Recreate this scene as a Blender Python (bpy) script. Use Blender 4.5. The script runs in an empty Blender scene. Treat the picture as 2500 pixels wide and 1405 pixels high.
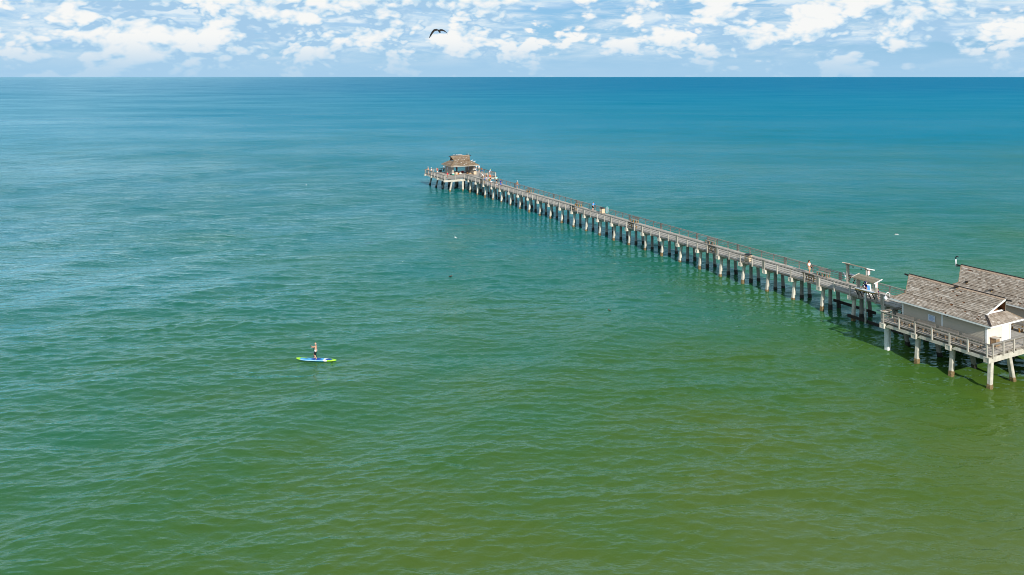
import bpy, math, random
import numpy as np
from mathutils import Vector, Matrix

random.seed(7)
rng = np.random.default_rng(11)
sc = bpy.context.scene
COL = sc.collection
R = math.radians

# ------------------------------------------------------------------ camera, world, sun
cam_d = bpy.data.cameras.new("camera")
cam = bpy.data.objects.new("camera", cam_d)
COL.objects.link(cam)
cam.location = (0, 0, 29.0)
cam.rotation_euler = (R(90), 0, 0)          # level camera, verticals stay vertical
cam_d.sensor_fit = 'HORIZONTAL'
cam_d.sensor_width = 36.0
cam_d.lens = 36.0 * 1850.0 / 2500.0
cam_d.shift_y = -514.5 / 2500.0             # horizon high in the frame
cam_d.clip_start = 0.5
cam_d.clip_end = 120000
sc.camera = cam
sc.render.resolution_x, sc.render.resolution_y = 1024, 575

SUN_EL = R(29.0)
SUN_TRAVEL = R(-17.0)                        # compass bearing (from +Y towards +X) the light travels to
sun_from = SUN_TRAVEL + math.pi              # bearing the sun stands at
sd = bpy.data.lights.new("sun", 'SUN')
sd.energy = 4.9
sd.angle = R(0.53)
sd.color = (1.0, 0.95, 0.87)
sun = bpy.data.objects.new("sun", sd)
COL.objects.link(sun)
to_sun = Vector((math.sin(sun_from) * math.cos(SUN_EL), math.cos(sun_from) * math.cos(SUN_EL), math.sin(SUN_EL)))
sun.rotation_euler = to_sun.to_track_quat('Z', 'Y').to_euler()
sun.location = (20, -60, 80)

sc.view_settings.view_transform = 'Standard'
sc.view_settings.look = 'None'
sc.view_settings.exposure = 0.08
sc.view_settings.gamma = 1.0
sc.view_settings.use_curve_mapping = False
sc.render.film_transparent = False
sc.cycles.max_bounces = 6
sc.render.filter_size = 1.0
sc.cycles.filter_width = 1.0
sc.cycles.caustics_reflective = False
sc.cycles.caustics_refractive = False
try:
    sc.cycles.use_denoising = True
    sc.cycles.denoiser = 'OPENIMAGEDENOISE'
except Exception:
    pass


class NT:
    """small helper for building node trees"""
    def __init__(self, tree):
        self.t = tree
        self.n = tree.nodes
        self.l = tree.links

    def put(self, sock, val):
        if isinstance(val, bpy.types.NodeSocket):
            self.l.new(val, sock)
        elif val is not None:
            if isinstance(val, (tuple, list)) and len(val) == 3 and sock.type == 'RGBA':
                val = (*val, 1)
            sock.default_value = val

    def add(self, typ, props=None, **ins):
        nd = self.n.new(typ)
        for k, v in (props or {}).items():
            setattr(nd, k, v)
        for k, v in ins.items():
            key = int(k[1:]) if k[0] == 'i' and k[1:].isdigit() else k.replace('_', ' ')
            self.put(nd.inputs[key], v)
        return nd

    def math(self, op, a, b=None, c=None, clamp=False):
        nd = self.n.new('ShaderNodeMath')
        nd.operation = op
        nd.use_clamp = clamp
        self.put(nd.inputs[0], a)
        if b is not None:
            self.put(nd.inputs[1], b)
        if c is not None:
            self.put(nd.inputs[2], c)
        return nd.outputs[0]

    def vmath(self, op, a, b=None):
        nd = self.n.new('ShaderNodeVectorMath')
        nd.operation = op
        self.put(nd.inputs[0], a)
        if b is not None:
            self.put(nd.inputs[1], b)
        return nd.outputs[0]

    def smooth(self, v, lo, hi, a=0.0, b=1.0):
        nd = self.n.new('ShaderNodeMapRange')
        nd.interpolation_type = 'SMOOTHSTEP'
        for k, x in zip(('Value', 'From Min', 'From Max', 'To Min', 'To Max'), (v, lo, hi, a, b)):
            self.put(nd.inputs[k], x)
        return nd.outputs[0]

    def lin(self, v, lo, hi, a=0.0, b=1.0):
        nd = self.n.new('ShaderNodeMapRange')
        for k, x in zip(('Value', 'From Min', 'From Max', 'To Min', 'To Max'), (v, lo, hi, a, b)):
            self.put(nd.inputs[k], x)
        return nd.outputs[0]

    def noise(self, vec, scale, detail=4.0, rough=0.5, dist=0.0):
        nd = self.add('ShaderNodeTexNoise', None, Vector=vec, Scale=scale, Detail=detail, Roughness=rough, Distortion=dist)
        return nd.outputs['Fac']

    def mix(self, f, a, b, typ='RGBA', blend='MIX'):
        nd = self.n.new('ShaderNodeMix')
        nd.data_type = typ
        if typ == 'RGBA':
            nd.blend_type = blend
            ia, ib, io = 6, 7, 2
        else:
            ia, ib, io = 2, 3, 0
        self.put(nd.inputs[0], f)
        self.put(nd.inputs[ia], a)
        self.put(nd.inputs[ib], b)
        return nd.outputs[io]

    def ramp(self, f, stops, interp='LINEAR'):
        nd = self.n.new('ShaderNodeValToRGB')
        cr = nd.color_ramp
        cr.interpolation = interp
        while len(cr.elements) < len(stops):
            cr.elements.new(0.5)
        for e, (p, c) in zip(cr.elements, stops):
            e.position = p
            e.color = (*c, 1) if len(c) == 3 else c
        self.put(nd.inputs[0], f)
        return nd.outputs[0]


def srgb(h):
    h = h.lstrip('#')
    out = []
    for i in (0, 2, 4):
        c = int(h[i:i + 2], 16) / 255
        out.append(c / 12.92 if c <= 0.04045 else ((c + 0.055) / 1.055) ** 2.4)
    return tuple(out)


# ---- world: physical sky with fair-weather cumulus
world = bpy.data.worlds.new("World")
sc.world = world
world.use_nodes = True
W = NT(world.node_tree)
W.n.clear()
SKY_S = 0.095
sky = W.n.new('ShaderNodeTexSky')
sky.sky_type = 'NISHITA'
sky.sun_disc = False
sky.sun_elevation = SUN_EL
sky.sun_rotation = sun_from
sky.altitude = 0
sky.air_density = 1.0
sky.dust_density = 0.6
sky.ozone_density = 1.5
dirv = W.add('ShaderNodeTexCoord').outputs['Generated']
sep = W.add('ShaderNodeSeparateXYZ', None, Vector=dirv)
dx, dy, dz = sep.outputs


def cloud_density(vec, detail=8.0):
    warp = W.add('ShaderNodeTexNoise', None, Vector=vec, Scale=1.7, Detail=2.0, Roughness=0.5).outputs['Color']
    warp = W.vmath('SCALE', W.vmath('SUBTRACT', warp, (0.5, 0.5, 0.5)))
    warp.node.inputs['Scale'].default_value = 0.30
    p = W.vmath('ADD', vec, warp)
    base = W.noise(p, 1.0, detail, 0.60)
    v1 = W.add('ShaderNodeTexVoronoi', {'feature': 'F1'}, Vector=p, Scale=2.1)
    v1.inputs['Detail'].default_value = 3.0
    v1.inputs['Roughness'].default_value = 0.6
    dn = W.math('MULTIPLY', v1.outputs['Distance'], 0.46)
    puff = W.math('SUBTRACT', 0.28, W.math('MULTIPLY', dn, dn))
    return W.math('MULTIPLY_ADD', puff, 0.95, base)


# heaped clouds: wide, lower banks towards the left, taller towers to the right
ptv = W.vmath('MULTIPLY', dirv, (8.0, 8.0, 14.0))
ptv = W.vmath('ADD', ptv, (5.2, 0.6, 0.9))
den = cloud_density(ptv)
den_up = cloud_density(W.vmath('ADD', ptv, (-0.05, -0.02, 0.08)), 8.0)
den_far = cloud_density(W.vmath('ADD', ptv, (-0.16, -0.05, 0.42)), 4.0)
# long flat-bottomed layers behind them
pst = W.vmath('ADD', W.vmath('MULTIPLY', dirv, (7.0, 7.0, 40.0)), (9.1, 4.2, 2.0))
pale_warp = W.add('ShaderNodeTexNoise', None, Vector=pst, Scale=1.3, Detail=3.0, Roughness=0.5).outputs['Color']
pale_warp = W.vmath('SCALE', W.vmath('SUBTRACT', pale_warp, (0.5, 0.5, 0.5)))
pale_warp.node.inputs['Scale'].default_value = 0.9
pst2 = W.vmath('ADD', pst, pale_warp)
strat = W.noise(pst2, 1.0, 8.0, 0.60)
# cloud thins out low over the sea, and opens to blue sky high overhead
cov = W.smooth(dz, 0.006, 0.046)
high = W.smooth(dz, 0.13, 0.36, 0.0, 0.15)
left = W.smooth(dx, -0.60, 0.60, 0.020, -0.050)
bigc = W.noise(W.vmath('MULTIPLY', dirv, (4.0, 4.0, 9.0)), 1.0, 2.0, 0.5)
left = W.math('ADD', left, W.lin(bigc, 0.3, 0.7, -0.055, 0.055))
thr = W.math('SUBTRACT', W.math('ADD', W.lin(cov, 0, 1, 0.53, 0.395), high), left)
rel = W.math('SUBTRACT', den, thr)
mask = W.smooth(rel, -0.045, 0.085)
smask = W.smooth(W.math('SUBTRACT', W.math('ADD', strat, W.math('MULTIPLY', left, 1.2)), high), 0.30, 0.56)
smask = W.math('MULTIPLY', smask, W.smooth(dz, 0.008, 0.04, 0.30, 0.90))
lit = W.math('MULTIPLY_ADD', W.math('SUBTRACT', den, den_up), 2.7, 0.20)
lit = W.math('ADD', lit, W.math('MULTIPLY', W.math('SUBTRACT', den, den_far), 2.6))
lit = W.math('ADD', lit, W.smooth(rel, -0.04, 0.20, -0.06, 0.14), clamp=True)
ccol = W.ramp(lit, [(0.0, (3.8, 6.0, 8.2)), (0.28, (5.5, 7.4, 8.9)), (0.50, (7.2, 8.3, 9.1)), (0.75, (8.5, 8.95, 9.2)), (1.0, (9.3, 9.4, 9.3))])
slit = W.math('MULTIPLY_ADD', W.math('SUBTRACT', strat, W.noise(W.vmath('ADD', pst2, (-0.1, 0.0, 0.22)), 1.0, 6.0, 0.60)), 3.5, 0.5, clamp=True)
scol = W.ramp(slit, [(0.2, (4.3, 6.4, 8.7)), (0.5, (6.0, 7.7, 9.1)), (0.85, (7.9, 8.8, 9.4))])
skyc = W.mix(1.0, sky.outputs[0], W.mix(W.smooth(dz, 0.05, 0.35), (0.42, 0.68, 1.0), (0.36, 0.92, 1.08)), blend='MULTIPLY')
# milky air low over the sea
hz = W.smooth(dz, -0.01, 0.16, 0.88, 0.35)
skyc = W.mix(hz, skyc, (3.1, 5.7, 8.3))
c1 = W.mix(smask, skyc, scol)
c2 = W.mix(mask, c1, ccol)
c3 = W.mix(W.smooth(dz, 0.0, 0.055, 0.85, 0.0), c2, (3.9, 6.2, 8.3))
world.cycles.sampling_method = 'MANUAL'
world.cycles.sample_map_resolution = 512
bg = W.add('ShaderNodeBackground', None, Color=c3, Strength=SKY_S)
out = W.add('ShaderNodeOutputWorld')
W.l.new(bg.outputs[0], out.inputs[0])


# ------------------------------------------------------------------ materials
def new_mat(name):
    m = bpy.data.materials.new(name)
    m.use_nodes = True
    t = NT(m.node_tree)
    t.n.clear()
    o = t.add('ShaderNodeOutputMaterial')
    p = t.add('ShaderNodeBsdfPrincipled')
    t.l.new(p.outputs[0], o.inputs[0])
    return m, t, p


def mat_plain(name, col, rough=0.6, var=0.12, scale=6.0, spec=0.3, metal=0.0, bump=0.0):
    m, t, p = new_mat(name)
    co = t.add('ShaderNodeTexCoord').outputs['Object']
    n = t.noise(co, scale, 5.0, 0.6)
    k = t.lin(n, 0.25, 0.75, 1 - var, 1 + var)
    c = t.vmath('SCALE', t.add('ShaderNodeRGB').outputs[0])
    c.node.inputs[0].links[0].from_node.outputs[0].default_value = (*col, 1)
    t.put(c.node.inputs['Scale'], k)
    t.put(p.inputs['Base Color'], c)
    p.inputs['Roughness'].default_value = rough
    p.inputs['Specular IOR Level'].default_value = spec
    p.inputs['Metallic'].default_value = metal
    if bump:
        b = t.add('ShaderNodeBump', None, Strength=bump, Distance=0.02, Height=t.noise(co, scale * 4, 4.0))
        t.l.new(b.outputs[0], p.inputs['Normal'])
    return m


def mat_tinted(name, dark, mid, light, grain=(2.0, 30.0, 30.0), rough=0.85, stain=None, stain_amt=0.0):
    """weathered pieces: every piece has its own tint (face attribute) plus grain along it"""
    m, t, p = new_mat(name)
    co = t.add('ShaderNodeTexCoord').outputs['Object']
    at = t.add('ShaderNodeAttribute', {'attribute_name': 'tint'}).outputs['Fac']
    g = t.noise(t.vmath('MULTIPLY', co, grain), 1.0, 5.0, 0.65)
    f = t.math('ADD', at, t.lin(g, 0.3, 0.7, -0.17, 0.17), clamp=True)
    c = t.ramp(f, [(0.0, dark), (0.5, mid), (1.0, light)])
    if stain:
        s = t.smooth(t.noise(co, 0.55, 6.0, 0.62), 0.52, 0.68, 0.0, stain_amt)
        c = t.mix(s, c, stain)
    t.put(p.inputs['Base Color'], c)
    p.inputs['Roughness'].default_value = rough
    p.inputs['Specular IOR Level'].default_value = 0.2
    b = t.add('ShaderNodeBump', None, Strength=0.35, Distance=0.01, Height=g)
    t.l.new(b.outputs[0], p.inputs['Normal'])
    return m


M = {}
M['deck'] = mat_tinted('weathered_deck_wood', (0.24, 0.208, 0.172), (0.385, 0.348, 0.302), (0.52, 0.48, 0.425), grain=(3, 30, 30),
                       stain=(0.20, 0.155, 0.115), stain_amt=0.40)
M['rail'] = mat_tinted('weathered_rail_wood', (0.14, 0.12, 0.10), (0.26, 0.232, 0.20), (0.36, 0.33, 0.29), grain=(30, 3, 30))
M['post'] = mat_tinted('weathered_post_wood', (0.25, 0.22, 0.18), (0.44, 0.395, 0.335), (0.58, 0.53, 0.46), grain=(30, 30, 3))
M['darkwood'] = mat_tinted('old_wet_timber', (0.012, 0.011, 0.010), (0.028, 0.024, 0.020), (0.05, 0.042, 0.035), grain=(30, 3, 30), rough=0.6)
M['roofboard'] = mat_tinted('mossy_roof_board', (0.14, 0.115, 0.075), (0.26, 0.225, 0.16), (0.37, 0.33, 0.25), grain=(30, 3, 30))
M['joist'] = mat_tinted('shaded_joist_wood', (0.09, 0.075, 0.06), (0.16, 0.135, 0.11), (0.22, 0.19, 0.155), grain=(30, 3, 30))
M['shingle'] = mat_tinted('cedar_shingle', (0.17, 0.125, 0.092), (0.365, 0.300, 0.240), (0.62, 0.55, 0.48), grain=(25, 25, 8),
                          stain=(0.17, 0.12, 0.08), stain_amt=0.30)
M['shingle_brown'] = mat_tinted('guano_spotted_cedar_shingle', (0.12, 0.08, 0.05), (0.25, 0.18, 0.118), (0.42, 0.34, 0.255), grain=(25, 25, 8),
                                stain=(0.60, 0.56, 0.50), stain_amt=0.30)
M['ridge_pale'] = mat_plain('new_cedar_strip', (0.42, 0.30, 0.215), 0.8, 0.25, 4)
M['ridge_dark'] = mat_plain('dark_ridge_cap', (0.028, 0.020, 0.018), 0.7, 0.3, 5)
M['gable'] = mat_tinted('cedar_gable_board', (0.10, 0.04, 0.018), (0.20, 0.085, 0.036), (0.27, 0.125, 0.06), grain=(20, 20, 3))
M['siding'] = mat_tinted('beige_lap_siding', (0.47, 0.415, 0.33), (0.50, 0.44, 0.35), (0.53, 0.47, 0.375), grain=(4, 4, 10), rough=0.7)
M['cream'] = mat_plain('cream_end_wall_paint', (0.80, 0.67, 0.55), 0.6, 0.05, 2)
M['grey_wall'] = mat_tinted('grey_painted_board', (0.30, 0.27, 0.235), (0.37, 0.335, 0.29), (0.43, 0.39, 0.34), grain=(4, 4, 20), rough=0.75)
M['white'] = mat_plain('white_trim_paint', (0.78, 0.78, 0.76), 0.5, 0.06, 3)
M['white_new'] = mat_plain('bright_white_paint', (0.82, 0.82, 0.81), 0.45, 0.03, 3)
M['metal'] = mat_plain('brushed_steel', (0.45, 0.45, 0.46), 0.35, 0.1, 10, 0.5, 1.0)
M['black'] = mat_plain('black_plastic', (0.018, 0.018, 0.02), 0.5, 0.2, 8)
M['bin'] = mat_plain('beige_bin_panel', (0.62, 0.47, 0.32), 0.7, 0.08, 10, bump=0.2)
M['legwood'] = mat_plain('yellow_pine_leg', (0.40, 0.20, 0.045), 0.75, 0.25, 8)
M['legwood_old'] = mat_plain('brown_pine_leg', (0.30, 0.20, 0.115), 0.8, 0.25, 8)
M['sign_blue'] = mat_plain('pale_sign_board', (0.62, 0.68, 0.74), 0.5, 0.05, 5)
M['print_blue'] = mat_plain('blue_sign_print', (0.16, 0.27, 0.52), 0.5, 0.1, 5)
M['print_red'] = mat_plain('red_sign_print', (0.62, 0.10, 0.06), 0.5, 0.1, 5)
M['blue'] = mat_plain('bright_blue_print', (0.04, 0.24, 0.72), 0.5, 0.1, 5)
M['globe'] = mat_plain('frosted_lamp_globe', (0.80, 0.80, 0.80), 0.3, 0.02, 5, 0.5)
M['teal'] = mat_plain('teal_band', (0.18, 0.55, 0.48), 0.5, 0.1, 5)
M['ochre'] = mat_plain('wet_ochre_stain', (0.30, 0.19, 0.05), 0.7, 0.3, 5)


def mat_concrete(name, col, streak=0.35):
    m, t, p = new_mat(name)
    co = t.add('ShaderNodeTexCoord').outputs['Object']
    oi = t.add('ShaderNodeObjectInfo').outputs['Random']
    sh = t.vmath('SCALE', (1.0, 0.7, 0.4))
    t.put(sh.node.inputs['Scale'], t.math('MULTIPLY', oi, 53.0))
    co = t.vmath('ADD', co, sh)
    a = t.noise(co, 1.7, 6.0, 0.65)
    v = t.noise(t.vmath('MULTIPLY', co, (9, 9, 0.7)), 1.0, 5.0, 0.6)
    c = t.mix(t.smooth(a, 0.35, 0.7), tuple(x * 0.80 for x in col), tuple(x * 1.08 for x in col))
    c = t.mix(t.smooth(v, 0.52, 0.74, 0.0, streak), c, (0.20, 0.165, 0.115))
    # rust weeping out of a few cracks
    rs = t.smooth(t.noise(t.vmath('MULTIPLY', co, (2.2, 2.2, 0.5)), 1.0, 4.0, 0.6), 0.70, 0.78, 0.0, 0.55)
    c = t.mix(rs, c, (0.30, 0.13, 0.04))
    c = t.vmath('SCALE', c)
    t.put(c.node.inputs['Scale'], t.lin(oi, 0.0, 1.0, 0.80, 1.10))
    t.put(p.inputs['Base Color'], c)
    p.inputs['Roughness'].default_value = 0.85
    p.inputs['Specular IOR Level'].default_value = 0.25
    b = t.add('ShaderNodeBump', None, Strength=0.3, Distance=0.02, Height=t.noise(co, 14.0, 5.0, 0.7))
    t.l.new(b.outputs[0], p.inputs['Normal'])
    return m


M['conc'] = mat_concrete('pier_concrete', (0.68, 0.63, 0.53), 0.25)
M['conc_dark'] = mat_concrete('shaded_pile_concrete', (0.36, 0.345, 0.305), 0.5)  # inner pile rows: shade under the deck put into the concrete colour
M['jacket'] = mat_concrete('white_pile_jacket', (0.70, 0.70, 0.68), 0.12)
m, t, p = new_mat('barnacle_growth')
co = t.add('ShaderNodeTexCoord').outputs['Object']
n = t.noise(co, 11.0, 6.0, 0.7)
t.put(p.inputs['Base Color'], t.ramp(n, [(0.25, (0.065, 0.045, 0.018)), (0.5, (0.19, 0.125, 0.05)), (0.75, (0.36, 0.27, 0.14))]))
p.inputs['Roughness'].default_value = 0.7
b = t.add('ShaderNodeBump', None, Strength=0.8, Distance=0.04, Height=n)
t.l.new(b.outputs[0], p.inputs['Normal'])
M['growth'] = m
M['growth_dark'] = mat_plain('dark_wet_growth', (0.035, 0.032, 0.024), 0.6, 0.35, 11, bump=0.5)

_cloth = {}


def cloth(hexcol, rough=0.85):
    k = (hexcol, rough)
    if k not in _cloth:
        _cloth[k] = mat_plain('fabric_' + hexcol.lstrip('#'), srgb(hexcol), rough, 0.10, 14, 0.2)
    return _cloth[k]


# ---- sea water: turbid green inshore, clear blue offshore
m = bpy.data.materials.new('sea_water')
m.use_nodes = True
t = NT(m.node_tree)
t.n.clear()
pos = t.add('ShaderNodeNewGeometry').outputs['Position']
sp = t.add('ShaderNodeSeparateXYZ', None, Vector=pos)
X, Y = sp.outputs[0], sp.outputs[1]
# distance offshore, measured along the pier
xs_ = t.math('DIVIDE', X, t.math('SQRT', t.math('MULTIPLY_ADD', t.math('MULTIPLY', X, X), 1 / 75.0 ** 2, 1.0)))
xs_ = t.math('MULTIPLY', xs_, t.smooth(Y, 70.0, 230.0, 1.0, 0.12))
off = t.math('ADD', t.math('MULTIPLY', xs_, -0.58), t.math('MULTIPLY', Y, 0.954))
big = t.noise(t.vmath('MULTIPLY', pos, (0.006, 0.006, 0)), 1.0, 4.0, 0.55)
mid_n = t.noise(t.vmath('MULTIPLY', pos, (0.045, 0.06, 0)), 1.0, 4.0, 0.6)
patch = t.math('ADD', t.lin(big, 0.3, 0.7, -0.05, 0.05), t.lin(mid_n, 0.3, 0.7, -0.05, 0.05))
lg = t.math('LOGARITHM', t.math('MAXIMUM', off, 20.0), 10.0)
f = t.math('ADD', t.lin(lg, 1.42, 3.33), patch, clamp=True)
WATER_STOPS = [(0.0, (0.104, 0.146, 0.032)), (0.09, (0.080, 0.134, 0.018)), (0.17, (0.050, 0.128, 0.022)), (0.27, (0.026, 0.136, 0.058)), (0.36, (0.010, 0.142, 0.108)),
               (0.48, (0.002, 0.158, 0.188)), (0.62, (0.0003, 0.186, 0.275)), (0.80, (0.0002, 0.188, 0.300)), (1.0, (0.0002, 0.160, 0.290))]
body = t.add('ShaderNodeBsdfDiffuse', None, Color=t.ramp(f, WATER_STOPS))
# light scattered back out of the water does not depend on the tilt of each ripple
t.put(body.inputs['Normal'], t.add('ShaderNodeCombineXYZ', None, X=0.0, Y=0.0, Z=1.0).outputs[0])
# wind ripples: thin crests running roughly along the shore
mp = t.add('ShaderNodeMapping', None, Vector=pos)
mp.inputs['Rotation'].default_value = (0, 0, R(7))
mp.inputs['Scale'].default_value = (0.36, 1.0, 1.0)
rp = mp.outputs[0]


def ridge(vec, scale, detail, dist):
    n = t.noise(vec, scale, detail, 0.5, dist)
    return t.math('POWER', t.math('SUBTRACT', 1.0, t.math('ABSOLUTE', t.math('MULTIPLY_ADD', n, 2.6, -1.3))), 1.4)


r1 = t.noise(rp, 0.8, 3.0, 0.55, 0.4)
r2 = ridge(rp, 1.9, 2.0, 0.5)
mp3 = t.add('ShaderNodeMapping', None, Vector=pos)
mp3.inputs['Rotation'].default_value = (0, 0, R(-21))
mp3.inputs['Scale'].default_value = (0.40, 1.0, 1.0)
r4 = ridge(mp3.outputs[0], 3.6, 2.0, 0.4)
mp2 = t.add('ShaderNodeMapping', None, Vector=pos)
mp2.inputs['Rotation'].default_value = (0, 0, R(-24))
mp2.inputs['Scale'].default_value = (0.30, 1.0, 1.0)
r3 = t.noise(mp2.outputs[0], 0.16, 4.0, 0.6, 0.5)
h = t.math('ADD', t.math('MULTIPLY', r1, 0.34), t.math('MULTIPLY', r2, 0.115))
h = t.math('ADD', h, t.math('MULTIPLY', r4, 0.040))
h = t.math('ADD', h, t.math('MULTIPLY', r3, 1.9))
gust = t.noise(t.vmath('MULTIPLY', pos, (0.011, 0.02, 0)), 1.0, 4.0, 0.6)
sheen_x = t.math('DIVIDE', X, t.math('MULTIPLY_ADD', t.math('ABSOLUTE', Y), 0.30, 60.0))  # left-to-right position that drives the cloud sheen painted into the water
side = t.smooth(sheen_x, -1.5, 1.0, 1.40, 0.85)
bs = t.math('MULTIPLY', t.lin(gust, 0.3, 0.7, 0.6, 1.05), side)
rad = t.vmath('LENGTH', pos).node.outputs['Value']
bs = t.math('MULTIPLY', bs, t.smooth(rad, 50.0, 260.0, 0.42, 1.0))
b = t.add('ShaderNodeBump', None, Strength=bs, Distance=0.6, Height=h)
if 'Filter Width' in b.inputs:
    b.inputs['Filter Width'].default_value = 0.03
gl = t.add('ShaderNodeBsdfGlossy', None, Color=(0.66, 0.95, 1.0, 1), Roughness=0.07, Normal=b.outputs[0])
rad = t.vmath('LENGTH', pos).node.outputs['Value']
t.put(gl.inputs['Roughness'], t.smooth(t.math('LOGARITHM', rad, 10.0), 1.9, 3.0, 0.05, 0.30))
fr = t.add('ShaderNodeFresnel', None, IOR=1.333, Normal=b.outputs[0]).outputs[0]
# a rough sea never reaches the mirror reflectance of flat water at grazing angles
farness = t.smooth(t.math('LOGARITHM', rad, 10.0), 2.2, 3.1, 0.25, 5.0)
farness = t.math('MULTIPLY', farness, t.smooth(sheen_x, -1.8, 1.2, 0.30, 1.9))  # reflectance damped less on the left, part of the painted sheen
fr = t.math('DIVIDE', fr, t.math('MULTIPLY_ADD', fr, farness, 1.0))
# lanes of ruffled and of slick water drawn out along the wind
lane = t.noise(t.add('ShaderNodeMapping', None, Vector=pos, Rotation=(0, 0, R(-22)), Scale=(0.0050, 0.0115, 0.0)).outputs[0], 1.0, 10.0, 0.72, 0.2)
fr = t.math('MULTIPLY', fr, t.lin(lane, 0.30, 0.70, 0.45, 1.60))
fr = t.math('MULTIPLY', fr, t.smooth(sheen_x, -1.7, 0.9, 1.75, 0.80), clamp=True)  # pale cloud sheen put in as extra reflectance towards the left
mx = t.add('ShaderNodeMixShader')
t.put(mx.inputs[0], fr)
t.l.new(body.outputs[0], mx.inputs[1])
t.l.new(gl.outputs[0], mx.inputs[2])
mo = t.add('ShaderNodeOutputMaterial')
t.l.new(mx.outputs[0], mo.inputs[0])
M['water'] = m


# ------------------------------------------------------------------ mesh building helpers
def link(o):
    COL.objects.link(o)
    return o


class MB:
    """collects geometry for ONE mesh object, with a tint per face"""
    def __init__(self):
        self.v, self.f, self.t, self.mi = [], [], [], []

    def quadset(self, verts, faces, tint=0.5, mi=0):
        o = len(self.v)
        self.v.extend(verts)
        for f in faces:
            self.f.append(tuple(i + o for i in f))
            self.t.append(tint)
            self.mi.append(mi)

    def hexa(self, p, tint=0.5, mi=0):
        """eight corners: bottom 0-3 counter-clockwise, top 4-7"""
        self.quadset([tuple(q) for q in p], [(3, 2, 1, 0), (4, 5, 6, 7), (0, 1, 5, 4), (1, 2, 6, 5), (2, 3, 7, 6), (3, 0, 4, 7)], tint, mi)

    def box(self, x0, x1, y0, y1, z0, z1, tint=0.5, mi=0, mat=None):
        p = [(x0, y0, z0), (x1, y0, z0), (x1, y1, z0), (x0, y1, z0), (x0, y0, z1), (x1, y0, z1), (x1, y1, z1), (x0, y1, z1)]
        if mat is not None:
            p = [tuple(mat @ Vector(q)) for q in p]
        self.hexa(p, tint, mi)

    def beam(self, a, b, w, h, tint=0.5, mi=0, up=(0, 0, 1)):
        """rectangular bar from a to b, w sideways, h along up"""
        a, b, up = Vector(a), Vector(b), Vector(up)
        d = (b - a).normalized()
        s = d.cross(up)
        if s.length < 1e-5:
            s = d.cross(Vector((0, 1, 0)))
        s.normalize()
        n = s.cross(d).normalized()
        s *= w / 2
        n *= h / 2
        self.hexa([a - s - n, a + s - n, b + s - n, b - s - n, a - s + n, a + s + n, b + s + n, b - s + n], tint, mi)

    def loft(self, rings, tint=0.5, mi=0, cap=True):
        n = len(rings[0])
        vs = [tuple(q) for r in rings for q in r]
        fs = []
        for i in range(len(rings) - 1):
            for j in range(n):
                k = (j + 1) % n
                fs.append((i * n + j, i * n + k, (i + 1) * n + k, (i + 1) * n + j))
        if cap:
            fs.append(tuple(range(n - 1, -1, -1)))
            fs.append(tuple((len(rings) - 1) * n + j for j in range(n)))
        self.quadset(vs, fs, tint, mi)

    def tube(self, pts, rad, n=8, tint=0.5, mi=0):
        pts = [Vector(q) for q in pts]
        if not isinstance(rad, (list, tuple)):
            rad = [rad] * len(pts)
        rings = []
        side = None
        for i, q in enumerate(pts):
            d = (pts[min(i + 1, len(pts) - 1)] - pts[max(i - 1, 0)]).normalized()
            if side is None:
                side = d.orthogonal().normalized()
            side = (side - d * side.dot(d)).normalized()
            o = d.cross(side)
            rings.append([q + (side * math.cos(2 * math.pi * j / n) + o * math.sin(2 * math.pi * j / n)) * rad[i] for j in range(n)])
        self.loft(rings, tint, mi)

    def ellipsoid(self, c, r, n=10, m=7, tint=0.5, mi=0, mat=None):
        rings = []
        for i in range(m + 1):
            a = -math.pi / 2 + math.pi * i / m
            rr = max(math.cos(a), 0.02)
            ring = [Vector((r[0] * rr * math.cos(2 * math.pi * j / n), r[1] * rr * math.sin(2 * math.pi * j / n), r[2] * math.sin(a))) for j in range(n)]
            if mat is not None:
                ring = [mat @ q for q in ring]
            rings.append([Vector(c) + q for q in ring])
        self.loft(rings, tint, mi)

    def pile(self, bot, top, w, tint=0.5, cham=0.16):
        """square pile with chamfered corners, may be battered"""
        h = w / 2
        k = h * (1 - cham * 2)
        sec = [(-k, -h), (k, -h), (h, -k), (h, k), (k, h), (-k, h), (-h, k), (-h, -k)]
        self.loft([[(bot[0] + x, bot[1] + y, bot[2]) for x, y in sec], [(top[0] + x, top[1] + y, top[2]) for x, y in sec]], tint)

    def mesh(self, name, mats, smooth=False):
        me = bpy.data.meshes.new(name)
        me.from_pydata(self.v, [], self.f)
        for mm in (mats if isinstance(mats, (list, tuple)) else [mats]):
            me.materials.append(mm)
        if any(self.mi):
            me.polygons.foreach_set('material_index', self.mi)
        at = me.attributes.new('tint', 'FLOAT', 'FACE')
        at.data.foreach_set('value', self.t)
        if smooth:
            me.polygons.foreach_set('use_smooth', [True] * len(me.polygons))
        me.update()
        return me

    def build(self, name, mats, parent=None, smooth=False):
        o = link(bpy.data.objects.new(name, self.mesh(name, mats, smooth)))
        if parent is not None:
            o.parent = parent
        return o


def child(name, me, parent, loc=(0, 0, 0), rot=(0, 0, 0)):
    o = link(bpy.data.objects.new(name, me))
    o.parent = parent
    o.location = loc
    o.rotation_euler = rot
    return o


# pier frame: local x runs across the deck (away from the camera), local y out to sea
PIER_O = Vector((38.79, 94.63, 0.0))
PIER_A = R(26.97)
PM = Matrix.Translation(PIER_O) @ Matrix.Rotation(PIER_A, 4, 'Z')
DECK = 3.25


def tag(o, label, cat, group=None):
    o['label'] = label
    o['category'] = cat
    if group:
        o['group'] = group
    return o


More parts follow.
